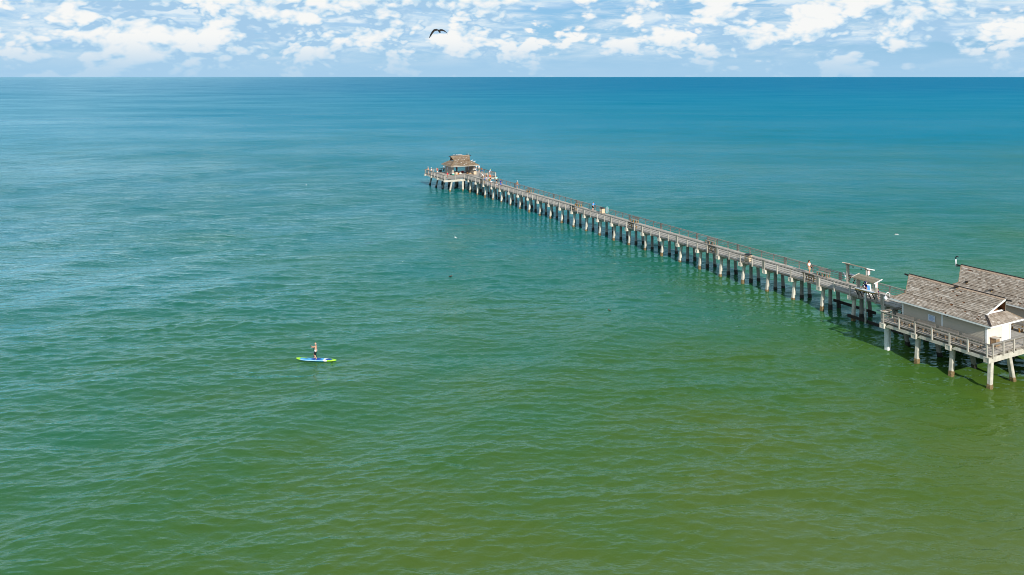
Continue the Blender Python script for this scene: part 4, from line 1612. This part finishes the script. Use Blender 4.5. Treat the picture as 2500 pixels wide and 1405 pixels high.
# crowd at the seaward end of the pier deck
person('person in white shirt bending forward near the blue bucket', 2.7, 106.7, 60, 1.7, 1.08, 'light', '#f0f6f6', '#c9a184', hair='#d9cfc2', lean=58, pelvis=0.85, hands=((0.2, 0.55, 0.5), (-0.2, 0.55, 0.5)), sleeve=0.8)
person('woman in black top and lavender shorts beside the yellow bucket', 2.2, 103.7, 20, 1.66, 1.08, 'tan', '#151518', '#b4bdf0', hair='#caa06a', fem=True, sleeve=0, lean=10, hands=((0.28, 0.25, 0.9), (-0.25, 0.2, 0.8)), shoes=None)
person('broad person in bright orange shirt with back to the shore', 2.55, 102.3, 10, 1.74, 1.2, 'light', '#f5602a', '#20242e', hair='#c9b39a', lean=16, hands=((0.25, 0.4, 0.8), (-0.25, 0.4, 0.8)), sleeve=0.75)
person('person in mint green shirt and dark shorts seen from behind', 2.3, 98.3, 0, 1.72, 1.08, 'tan', '#a8f0dc', '#23252c', hair='#5d3026', hands=((0.3, 0.1, 0.85), (-0.3, 0.1, 0.85)), sleeve=0.75)
t_, J_, s_p = person('person in blue shirt with dark backpack standing at the crouching one', 0.55, 92.4, 130, 1.76, 1.08, 'tan', '#27408e', '#1c62d8', hair='#8a5b3a', lean=8, hands=((0.25, 0.15, 0.8), (-0.25, 0.2, 0.8)), shoes=None)
s_ = thing('backpack', 'dark backpack worn by the person in the blue shirt', 'backpack', 0.55, 92.4, DECK + 1.05, 130)
mb = MB()
mb.ellipsoid((0, -0.21, 0.22), (0.15, 0.09, 0.24), 12, 8)
mb.build('bag', cloth('#1a2030'), s_, True)
for sx in (-1, 1):
    mb = MB()
    mb.tube([(sx * 0.10, -0.15, 0.40), (sx * 0.11, 0.0, 0.46), (sx * 0.12, 0.145, 0.34), (sx * 0.12, 0.12, 0.12), (sx * 0.11, -0.14, 0.06)], 0.022, 6)
    mb.build('strap', cloth('#1a2030'), s_, True)
person('person in white shirt crouching at the near rail', -0.05, 92.9, 95, 1.7, 1.08, 'light', '#f4f5f8', '#8a9db4', hair='#c89a62', lean=48, pelvis=0.38, feet=((0.12, 0.12), (-0.12, 0.02)), hands=((0.22, 0.62, 0.30), (-0.2, 0.58, 0.25)), sleeve=0.8)
# along the deck
person('person in brown shirt and white hat walking alone on the far side', 2.72, 88.2, -12, 1.76, 1.08, 'tan', '#8a6a55', '#6f86a0', hair='#cfc6ba', hat='#f4f4f4', hands=((0.28, 0.05, 0.8), (-0.28, 0.12, 0.82)), feet=((0.1, 0.2), (-0.1, -0.18)), sleeve=0.8)
person('person in bright blue jacket and black shorts leaning over the far rail', 2.62, 56.3, -60, 1.72, 1.08, 'light', '#1496e6', '#15171c', hair='#3b2417', lean=34, pelvis=0.90, hands=((0.2, 0.62, 1.05), (-0.2, 0.62, 1.05)), sleeve=1.7, shoes=None)
wom, _, _ = person('woman in white vest and beige shorts walking towards the shore', 2.25, 4.1, 165, 1.70, 1.08, 'tan', '#f6f6f6', '#b99c80', hair='#3a1c12', long_hair=True, fem=True, sleeve=0, hands=((0.22, 0.22, 1.0), (-0.22, 0.2, 0.98)),
       feet=((0.09, 0.14), (-0.09, -0.12)), shoes=None)
s_ = thing('shoulder_bag', 'dark bag hanging beside the woman in the white vest', 'bag', 2.55, 4.0, DECK + 0.72, 160)
mb = MB()
mb.ellipsoid((0, 0, 0.12), (0.07, 0.16, 0.18), 10, 7)
mb.build('bag', cloth('#20242a'), s_, True)
mb = MB()
mb.tube([(0, -0.12, 0.22), (-0.01, -0.05, 0.52), (-0.015, 0.04, 0.52), (0, 0.12, 0.22)], 0.012, 6)
mb.build('strap', cloth('#20242a'), s_, True)
person('person in dark blue shirt and blue cap working at the near cleaning station', 0.25, -6.05, 80, 1.55, 1.08, 'tan', '#10206a', '#1b2a5a', hair='#5a1f18', hat='#1c56c8', hands=((0.25, 0.5, 1.0), (-0.2, 0.5, 1.0)), lean=10, sleeve=0.8)
person('child in purple top half hidden behind the white notice post', 0.0, -7.85, 60, 1.25, 1.08, 'tan', '#43206e', '#2a2038', hair='#2a1a14', hands=((0.25, 0.3, 1.0), (-0.25, 0.3, 1.0)))

# ---- paddle boarder on the water
BW = Vector((-20.02, 77.48, 0.0))
board = link(bpy.data.objects.new('paddle_board', None))
board.location = BW
board.rotation_euler = (0, 0, R(180 - 4.5))            # local x points to the nose
tag(board, 'blue and white stand up paddle board with lime green tips on open water', 'paddle board')
BL = 2.12


def outline(u):
    """half width of the board at u in -1 (tail) .. 1 (nose)"""
    a = abs(u)
    e = (1 - a ** 3.2) ** 0.62
    return 0.395 * e * (1 - 0.06 * max(u, 0)) + 0.004


mb = MB()
nu, nvv = 60, 24
ringsT = []
for i in range(nu + 1):
    u = -1 + 2 * i / nu
    w_ = outline(u)
    rock = 0.20 * max(0, u - 0.25) ** 2 + 0.06 * max(0, -u - 0.6) ** 2
    prof = []
    for j in range(nvv):
        a = 2 * math.pi * j / nvv
        cc, ss_ = math.cos(a), math.sin(a)
        yy = w_ * math.copysign(abs(cc) ** 0.55, cc)
        zz_ = 0.055 * math.copysign(abs(ss_) ** 0.6, ss_) * (0.35 + 0.65 * min(1, w_ / 0.2))
        prof.append(Vector((u * BL, yy, 0.085 + rock + zz_)))
    ringsT.append(prof)
mb.loft(ringsT)
fi = 0
for i in range(nu):
    u = -1 + 2 * (i + 0.5) / nu
    for j in range(nvv):
        a = 2 * math.pi * (j + 0.5) / nvv
        yv = math.cos(a)
        top_ = math.sin(a) > 0.3
        if u < -0.56 or u > 0.78 or (u > 0.50 and yv < -0.2) or (0.20 < u < 0.50 and yv < -0.7):
            mi = 0                     # lime
        elif -0.56 < u < -0.42:
            mi = 1                     # white band
        elif math.sin(a) < 0.30:
            mi = 3                     # blue underside
        elif abs(yv) > 0.80 and math.sin(a) < 0.75:
            mi = 1                     # white rail
        elif u > -0.36:
            mi = 2                     # light blue nose
        else:
            mi = 1
        mb.mi[fi] = mi
        fi += 1
hull = mb.build('hull', [mat_plain('lime_board', (0.36, 0.72, 0.015), 0.35, 0.04, 4, 0.5), M['white_new'],
                         mat_plain('sky_board', (0.07, 0.40, 0.72), 0.35, 0.06, 3, 0.5), mat_plain('cyan_board', (0.02, 0.26, 0.48), 0.35, 0.05, 3, 0.5)], board, True)


def deck_patch(name, u0, u1, mat, frac, off=0.0, n=14):
    mb = MB()
    lo, hi = [], []
    for i in range(n + 1):
        u = u0 + (u1 - u0) * i / n
        e = min(1.0, 3.2 * min(i, n - i) / n + 0.15)
        w_ = outline(u) * frac * e
        rock = 0.20 * max(0, u - 0.25) ** 2 + 0.06 * max(0, -u - 0.6) ** 2
        lo.append((u * BL, off - w_, 0.143 + rock))
        hi.append((u * BL, off + w_, 0.143 + rock))
    for i in range(n):
        q = [lo[i], lo[i + 1], hi[i + 1], hi[i]]
        mb.hexa(q + [(a, b_, c + 0.006) for a, b_, c in q])
    return mb.build(name, mat, board)


navy = mat_plain('navy_deck_pad', (0.012, 0.07, 0.36), 0.7, 0.1, 8, 0.2)
deck_patch('deck_pad', -0.30, 0.28, navy, 0.62)
deck_patch('tail_pad', -0.80, -0.46, navy, 0.62)
mb = MB()
mb.tube([(0.36 * BL, -0.2, 0.16), (0.55 * BL, 0.16, 0.19)], 0.008, 6)
mb.tube([(0.36 * BL, 0.2, 0.165), (0.55 * BL, -0.16, 0.195)], 0.008, 6)
mb.build('bungee_cord', M['black'], board)
mb = MB()
mb.hexa([(-1.75, -0.01, -0.18), (-1.62, -0.01, -0.18), (-1.50, 0.01, 0.05), (-1.78, 0.01, 0.05), (-1.75, 0.01, -0.18), (-1.62, 0.01, -0.18), (-1.50, 0.02, 0.05), (-1.78, 0.02, 0.05)])
mb.build('fin', M['black'], board)

man = link(bpy.data.objects.new('person', None))
man.location = BW + Vector((-0.02, -0.02, 0.149))
man.rotation_euler = (0, 0, R(90 - 4.5))               # faces the nose, to the left of the picture
tag(man, 'shirtless man in black and white board shorts standing on the paddle board', 'person')
grip_hi, grip_lo = Vector((0.05, 0.56, 1.30)), Vector((0.14, 0.40, 1.12))
_, J_, sp_ = person('', 0, 0, 0, 1.70, 1.22, 'light', None, '#15161d', hair=None, root=man, lean=5, pelvis=0.905, hands=(tuple(grip_lo * 1.03), tuple(grip_hi * 1.03)),
                    feet=((0.13, 0.16), (-0.15, -0.14)), shoes=None)
# white yoke of the shorts
P_ = Vector((0, 0.012, 0.905)) * sp_
mb = MB()
for (z0, z1, r0, r1, nm, col) in ((-0.07, 0.135, 0.186, 0.168, 'shorts_yoke', '#eef0f4'),):
    rings = []
    for zq, rq in ((z0, r0), (z0 + 0.08, r0), (z1, r1)):
        rings.append([P_ + Vector((math.cos(a) * rq, math.sin(a) * rq * 0.76, zq)) for a in np.linspace(0, 2 * math.pi, 15)[:-1]])
    mb.loft(rings)
    mb.build(nm, cloth(col), man, True)
mb = MB()
rings = []
for zq, rq in ((0.1355, 0.174), (0.16, 0.170)):
    rings.append([P_ + Vector((math.cos(a) * rq, math.sin(a) * rq * 0.84, zq)) for a in np.linspace(0, 2 * math.pi, 15)[:-1]])
mb.loft(rings)
mb.build('waistband', cloth('#22242c'), man, True)

mb = MB()
hc = Vector((0, 0.015, 1.59)) * sp_
mb.ellipsoid(hc, (0.092, 0.085, 0.055), 12, 7)
mb.build('hair', cloth('#b8a79a'), man, True)

pad = link(bpy.data.objects.new('paddle', None))
pad.location = man.location
pad.rotation_euler = man.rotation_euler
tag(pad, 'thin black paddle held by the man, its blade in the water', 'paddle')
pa = Vector((0.02, 0.62, 1.36))
pb_ = Vector((0.17, 0.34, 1.02))
dd = (pb_ - pa).normalized()
# the shaft passes the far side of the board
tip = Vector((0.50, 0.02, -0.10))
mb = MB()
mb.tube([pa, pb_, tip], 0.026, 8)
mb.build('shaft', M['black'], pad, True)
mb = MB()
mb.tube([pa + Vector((-0.06, 0, 0)), pa + Vector((0.06, 0, 0))], 0.018, 8)
mb.build('grip', M['black'], pad, True)
mb = MB()
bd = (tip - pb_).normalized()
mb.hexa([tip + Vector((0, -0.09, 0.02)), tip + Vector((0, 0.09, 0.02)), tip + bd * 0.42 + Vector((0, 0.08, 0)), tip + bd * 0.42 + Vector((0, -0.08, 0)),
         tip + Vector((0.02, -0.09, 0.02)), tip + Vector((0.02, 0.09, 0.02)), tip + bd * 0.42 + Vector((0.02, 0.08, 0)), tip + bd * 0.42 + Vector((0.02, -0.08, 0))])
mb.build('blade', M['black'], pad)

# ------------------------------------------------------------------ gear lying on the deck
def bucket(label, x, y, col, group=None):
    t_ = thing('bucket', label, 'bucket', x, y, DECK, random.uniform(0, 90), group)
    mb = MB()
    n = 12
    ring = lambda r, z: [(r * math.cos(2 * math.pi * j / n), r * math.sin(2 * math.pi * j / n), z) for j in range(n)]
    mb.loft([ring(0.13, 0.0), ring(0.17, 0.38), ring(0.185, 0.38), ring(0.185, 0.41), ring(0.16, 0.41), ring(0.155, 0.3)])
    mb.build('pail', cloth(col, 0.45), t_, True)
    mb = MB()
    mb.tube([(0.18 * math.cos(a), 0.02, 0.39 + 0.15 * math.sin(a)) for a in np.linspace(0, math.pi, 11)], 0.008, 5)
    mb.build('handle', M['metal'], t_, True)
    return t_


bucket('bright blue bucket beside the bending person in white', 2.15, 104.7, '#1588e8', 'buckets on the deck')
bucket('yellow bucket between the woman in black and the orange shirt', 2.65, 103.1, '#f2d21a', 'buckets on the deck')
bucket('orange bucket on the near side of the deck below the white cool box', 0.25, 97.0, '#e8701e', 'buckets on the deck')


def coolbox(label, x, y, rot, body, lid, w_=0.62, d=0.38, hh=0.36):
    t_ = thing('cool_box', label, 'cool box', x, y, DECK, rot, 'cool boxes on the deck')
    mb = MB()
    mb.loft([[(sx * w_ * 0.46, sy * d * 0.46, 0.0) for sx, sy in ((-1, -1), (1, -1), (1, 1), (-1, 1))], [(sx * w_ * 0.5, sy * d * 0.5, hh) for sx, sy in ((-1, -1), (1, -1), (1, 1), (-1, 1))]])
    mb.build('body', cloth(body, 0.5), t_)
    mb = MB()
    mb.loft([[(sx * w_ * k, sy * d * k, z) for sx, sy in ((-1, -1), (1, -1), (1, 1), (-1, 1))] for k, z in ((0.52, hh + 0.002), (0.52, hh + 0.06), (0.47, hh + 0.085))])
    mb.build('lid', cloth(lid, 0.5), t_)
    mb = MB()
    mb.tube([(-w_ * 0.53, -0.02, hh * 0.8), (-w_ * 0.6, -0.02, hh * 0.6), (-w_ * 0.6, 0.02, hh * 0.6), (-w_ * 0.53, 0.02, hh * 0.8)], 0.012, 5)
    mb.tube([(w_ * 0.53, -0.02, hh * 0.8), (w_ * 0.6, -0.02, hh * 0.6), (w_ * 0.6, 0.02, hh * 0.6), (w_ * 0.53, 0.02, hh * 0.8)], 0.012, 5)
    mb.build('handle', M['white'], t_, True)


coolbox('white cool box on the deck between the orange and mint green shirts', 1.25, 99.2, 80, '#f0f0ee', '#ffffff')
coolbox('white and teal cool box beside the low bin in front of the pavilion', -1.35, 116.9, 10, '#2aa58c', '#f4f4f4')
coolbox('red cool box with white lid in the shade inside the pavilion', 3.0, 120.8, 90, '#c8101c', '#f2f2f2', 0.7, 0.45, 0.45)


def soft_bag(label, name, x, y, rot, col, r=(0.28, 0.2, 0.2), group='bags left on the deck'):
    t_ = thing(name, label, 'bag', x, y, DECK, rot, group)
    mb = MB()
    rings = []
    for i in range(9):
        a = -math.pi / 2 + math.pi * i / 8
        k = max(0.05, math.cos(a)) ** 0.7
        rings.append([(r[0] * math.sin(a), r[1] * k * math.cos(t) * random.uniform(0.9, 1.1), r[2] + r[2] * k * max(math.sin(t), -0.9) * random.uniform(0.9, 1.08)) for t in np.linspace(0, 2 * math.pi, 11)[:-1]])
    mb.loft(rings)
    mb.build('bag_body', cloth(col), t_, True)
    mb = MB()
    mb.tube([(0.13 * math.cos(a), 0, r[2] * 1.85 + 0.12 * math.sin(a)) for a in np.linspace(0, math.pi, 9)], 0.014, 5)
    mb.build('handle', cloth(col), t_, True)


soft_bag('small orange bag on the deck right of the low bin', 'bag', 0.45, 117.6, 20, '#ef7a24', (0.2, 0.15, 0.14))
soft_bag('cream and white carrier bag on the deck in front of the pavilion opening', 'bag', 1.05, 117.6, -15, '#efe6cf', (0.32, 0.2, 0.24))
soft_bag('brown rucksack lying on the sunny deck inside the pavilion', 'rucksack', 3.0, 117.4, 40, '#7a5a3c', (0.36, 0.26, 0.24))
soft_bag('tan duffel bag lying beside the brown rucksack', 'duffel_bag', 3.55, 116.8, -20, '#b79a78', (0.34, 0.18, 0.16))
soft_bag('black bag on the deck at the foot of the left pavilion wall', 'bag', -1.9, 116.9, 0, '#23262a', (0.3, 0.2, 0.2))
s_ = thing('fishing_tray', 'long low dark tackle tray on the deck in front of the bin', 'tray', -1.5, 115.6, DECK, 5)
mb = MB()
mb.box(-0.55, 0.55, -0.2, 0.2, 0.0, 0.12)
mb.build('tray', cloth('#2d2a28'), s_)
mb = MB()
for q in ((-0.55, 0.55, -0.2, -0.17), (-0.55, 0.55, 0.17, 0.2), (-0.55, -0.52, -0.17, 0.17), (0.52, 0.55, -0.17, 0.17)):
    mb.box(q[0], q[1], q[2], q[3], 0.121, 0.2)
mb.build('rim', cloth('#56524c'), s_)
# dark trolley with fishing gear
s_ = thing('gear_trolley', 'dark fishing trolley loaded with gear at the back of the pier head', 'trolley', -2.1, 123.9, DECK, 20)
mb = MB()
mb.box(-0.4, 0.4, -0.25, 0.25, 0.22, 0.30)
for i in range(4):
    mb.beam((-0.4 + i * 0.26, -0.25, 0.3), (-0.4 + i * 0.26, -0.25, 0.62), 0.03, 0.03, up=(0, 1, 0))
    mb.beam((-0.4 + i * 0.26, 0.25, 0.3), (-0.4 + i * 0.26, 0.25, 0.62), 0.03, 0.03, up=(0, 1, 0))
mb.build('frame', M['black'], s_)
for sx in (-0.3, 0.3):
    for sy in (-0.29, 0.29):
        mb = MB()
        mb.tube([(sx, sy - 0.03, 0.11), (sx, sy + 0.03, 0.11)], 0.11, 12)
        mb.build('wheel', M['black'], s_)
mb = MB()
mb.box(-0.34, 0.1, -0.2, 0.2, 0.302, 0.66)
mb.build('tackle_box', cloth('#1d222c'), s_)
mb = MB()
mb.ellipsoid((0.24, 0, 0.50), (0.14, 0.18, 0.2))
mb.build('gear_bag', cloth('#2c3038'), s_, True)
# bench by the fishing group
bench('wooden bench at the near rail below the woman in black', -0.38, 100.6, 180)

# ------------------------------------------------------------------ birds
BW_ = mat_plain('gull_white', (0.80, 0.80, 0.78), 0.8, 0.03, 10, 0.2)
BG_ = mat_plain('gull_grey', (0.42, 0.43, 0.45), 0.8, 0.06, 10, 0.2)
BD_ = mat_plain('dark_plumage', (0.022, 0.017, 0.015), 0.7, 0.25, 10, 0.2)
BB_ = mat_plain('brown_plumage', (0.12, 0.075, 0.042), 0.8, 0.25, 10, 0.2)
BY_ = mat_plain('yellow_bill', (0.62, 0.36, 0.05), 0.5, 0.1, 10, 0.3)


def bird_body_mesh(bill=0.05):
    """one continuous body: tail, trunk, neck, head; faces +y"""
    mb = MB()
    pts = [(0, -0.30, 0.11), (0, -0.20, 0.135), (0, -0.08, 0.155), (0, 0.03, 0.17), (0, 0.10, 0.195), (0, 0.135, 0.24), (0, 0.15, 0.275), (0, 0.175, 0.29), (0, 0.20, 0.29)]
    rad = [0.012, 0.045, 0.075, 0.078, 0.060, 0.042, 0.044, 0.036, 0.014]
    mb.tube(pts, rad, 10)
    return mb


def perched(label, x, y, z, rot, kind, group, scale=1.0, floating=False, world=None):
    t_ = thing('seabird', label, 'bird', x, y, z, rot, group)
    if world is not None:
        t_.location = world
        t_.rotation_euler = (0, 0, R(rot))
    t_.scale = (scale,) * 3
    child('body', ME['body_' + kind], t_, (0, 0, -0.09 if floating else 0))
    for sx in (-1, 1):
        child('wing', ME['wing%d_%s' % (sx, kind)], t_, (0, 0, -0.09 if floating else 0))
    child('bill', ME['bill'], t_, (0, 0, -0.09 if floating else 0))
    if not floating:
        child('legs', ME['legs'], t_)
    return t_


ME = {}
for kind, bm_, wm_ in (('white', BW_, BG_), ('dark', BD_, BD_), ('brown', BB_, BD_)):
    ME['body_' + kind] = bird_body_mesh().mesh('seabird_body', bm_, True)
    for sx in (-1, 1):
        mb = MB()
        mb.ellipsoid((sx * 0.066, -0.09, 0.165), (0.022, 0.19, 0.058), 8, 6, mat=Matrix.Rotation(R(7), 3, 'X'))
        ME['wing%d_%s' % (sx, kind)] = mb.mesh('seabird_wing', wm_, True)
mb = MB()
mb.tube([(0, 0.205, 0.287), (0, 0.25, 0.275)], [0.013, 0.004], 6)
ME['bill'] = mb.mesh('seabird_bill', BY_, True)
mb = MB()
for sx in (-1, 1):
    mb.tube([(sx * 0.03, 0.0, 0.10), (sx * 0.03, 0.0, 0.004)], 0.009, 5)
    mb.tube([(sx * 0.03, -0.01, 0.005), (sx * 0.03, 0.05, 0.004)], 0.011, 5)
ME['legs'] = mb.mesh('seabird_legs', BY_, True)

# on the pavilion's ridge (pier frame x along the ridge, y = 118.6)
RZ = DECK + 4.80 + 0.155
G_R = 'birds perched on the pavilion ridge'
for xr, kd, lab in ((-0.42, 'white', 'leftmost white gull on the pavilion ridge, left of the dark bird'), (0.05, 'dark', 'dark bird between white gulls near the left ridge end'),
                    (0.42, 'white', 'white gull on the pavilion ridge just right of the left dark bird'), (0.95, 'white', 'first of three close white gulls at the middle of the ridge'),
                    (1.35, 'white', 'second of three close white gulls at the middle of the ridge'), (1.75, 'white', 'third of three close white gulls at the middle of the ridge'),
                    (3.35, 'dark', 'dark bird perched near the right ridge end of the pavilion'), (3.75, 'white', 'white gull on the very right end of the pavilion ridge')):
    perched(lab, xr, 118.6, RZ, random.choice((150, 180, 210, 90)), kd, G_R, 1.0)
# on the slopes facing the shore: (x across, fraction up the slope)
G_P = 'gulls standing on the pavilion roof slopes'


def on_lower(x, f_):
    return (x, 118.6 - 3.4 + 1.8 * f_, DECK + 2.47 + 1.08 * f_ + 0.05)


def on_upper(x, f_):
    return (x, 118.6 - 1.6 + 1.6 * f_, DECK + 3.585 + 1.25 * f_ + 0.05)


for x, f_, lab in ((-0.9, 0.45, 'gull on the lower pavilion roof close to its left hip'), (-0.3, 0.75, 'gull on the lower pavilion roof just under the left end of the break'),
                   (0.7, 0.55, 'gull halfway up the lower pavilion roof, left of its middle'), (1.9, 0.35, 'gull on the lower pavilion roof right of its middle'),
                   (3.5, 0.4, 'gull on the lower pavilion roof below the right end of the ridge'), (1.2, 0.12, 'gull on the lower pavilion roof right at the eaves')):
    perched(lab, *on_lower(x, f_), random.choice((150, 180, 200, 240)), 'white', G_P, 0.95)
for x, f_, lab in ((-0.75, 0.5, 'gull on the steep upper pavilion roof by its left edge'), (0.3, 0.15, 'gull low on the steep upper pavilion roof, left of its middle'),
                   (2.0, 0.12, 'gull low on the steep upper pavilion roof, right of its middle'), (1.9, 0.5, 'gull in the middle of the steep upper pavilion roof'),
                   (2.9, 0.45, 'gull on the steep upper pavilion roof by its right edge'), (-0.65, 0.06, 'gull at the left bottom corner of the steep upper pavilion roof')):
    perched(lab, *on_upper(x, f_), random.choice((150, 180, 200, 240)), 'white', G_P, 0.95)
hp = lambda f_: (5.4 - 1.85 * f_, 115.2 + 1.8 * f_, DECK + 2.47 + 1.08 * f_ + 0.08)
perched('large white gull on the right hip of the pavilion roof, the upper of two', *hp(0.78), -60, 'white', G_P, 1.35)
perched('large white gull on the right hip of the pavilion roof, the lower of two', *hp(0.52), -120, 'white', G_P, 1.35)
# dark birds on the shelter roofs
perched('dark bird on the slope just below the near shelter ridge', -2.75, -18.9, DECK + 4.33, 200, 'dark', 'dark birds on the shelter roofs', 1.05)
perched('dark bird on the far shelter roof, near its left knee', 5.0, -15.1, DECK + 2.98, 160, 'dark', 'dark birds on the shelter roofs', 1.05)
perched('dark bird on the lower slope of the far shelter roof, further right', 4.75, -17.9, DECK + 2.82, 220, 'dark', 'dark birds on the shelter roofs', 1.05)

# on the water
perched('brown seabird sitting on the water between the board and the pier', 0, 0, 0, -70, 'brown', 'birds on the water', 1.1, True, (-8.85, 109.8, 0.02))
perched('small white gull afloat left of the brown seabird', 0, 0, 0, 60, 'white', 'birds on the water', 0.8, True, (-16.97, 118.2, 0.02))
perched('small dark seabird afloat below the middle of the pier', 0, 0, 0, 40, 'brown', 'birds on the water', 0.85, True, (12.05, 93.9, 0.02))
perched('tiny white gull afloat far left of the pier head', 0, 0, 0, 10, 'white', 'birds on the water', 1.1, True, (-55.0, 202.5, 0.03))


def flying_bird(label, loc, rz, bank, span, mats, wings, kind_len=1.0, body_r=1.0, group=None):
    """wings: list of (span fraction, height, sweep, chord) from shoulder to tip for each side"""
    t_ = link(bpy.data.objects.new('flying_bird', None))
    t_.location = loc
    t_.rotation_euler = (R(bank[0]), R(bank[1]), R(rz))
    tag(t_, label, 'bird', group)
    L = span * 0.30 * kind_len
    mb = MB()
    r = span * 0.045 * body_r
    mb.tube([(0, -L * 1.1, 0.0), (0, -L * 0.75, 0.0), (0, -L * 0.3, 0), (0, L * 0.2, 0), (0, L * 0.55, 0.01 * span), (0, L * 0.8, 0.02 * span), (0, L * 0.98, 0.02 * span)],
            [r * 0.7, r * 0.55, r * 0.95, r, r * 0.62, r * 0.6, r * 0.2], 10)
    mb.build('body', mats[0], t_, True)
    mb = MB()
    mb.tube([(0, L * 0.97, 0.02 * span), (0, L * 1.3, 0.005 * span)], [r * 0.25, r * 0.06], 6)
    mb.build('bill', mats[2], t_, True)
    for sx in (-1, 1):
        mb = MB()
        up_, lo_ = [], []
        for fr, hh, sw, ch in wings[0 if sx < 0 else 1]:
            xq = sx * fr * span / 2
            c = ch * span
            th = 0.012 * span * (1 - fr * 0.7)
            yq = sw * span
            up_.append([(xq, yq + c * 0.5, hh * span), (xq, yq + c * 0.15, hh * span + th), (xq, yq - c * 0.5, hh * span - 0.004 * span), (xq, yq + c * 0.1, hh * span - th * 0.6)])
        mb.loft(up_)
        mb.build('wing', mats[1], t_, True)
    return t_


drooped_l = [(0.02, 0.02, 0.02, 0.20), (0.22, 0.055, 0.05, 0.20), (0.48, 0.02, 0.07, 0.21), (0.68, -0.10, 0.04, 0.21), (0.84, -0.24, 0.00, 0.17), (0.97, -0.36, -0.06, 0.05)]
drooped_r = [(0.02, 0.02, 0.02, 0.20), (0.20, 0.04, 0.06, 0.20), (0.44, 0.01, 0.10, 0.22), (0.70, -0.06, 0.12, 0.22), (0.90, -0.14, 0.10, 0.14), (0.99, -0.23, 0.10, 0.03)]
flying_bird('large dark seabird gliding against the clouds with drooping wings', (-7.1, 74.0, 33.45), 22, (30, 0), 1.95, (BD_, BD_, BB_), (drooped_l, drooped_r), 0.42, 1.15)
up_w = [(0.02, 0.02, 0.02, 0.17), (0.3, 0.12, 0.05, 0.17), (0.6, 0.2, 0.02, 0.13), (0.85, 0.2, -0.05, 0.08), (0.99, 0.17, -0.1, 0.015)]
flying_bird('white gull flying low over the sea below the pier', (-8.6, 115.0, 4.6), 55, (10, 35), 0.85, (BW_, BW_, BY_), (up_w, up_w), 1.1, 1.1, 'gulls flying over the sea')
flying_bird('small pale gull flying over the sea beyond the pier, right of centre', (66.5, 131.0, 1.7), 80, (0, 12), 1.05, (BW_, BG_, BY_), (up_w, up_w), 1.0, 1.0, 'gulls flying over the sea')

settle()
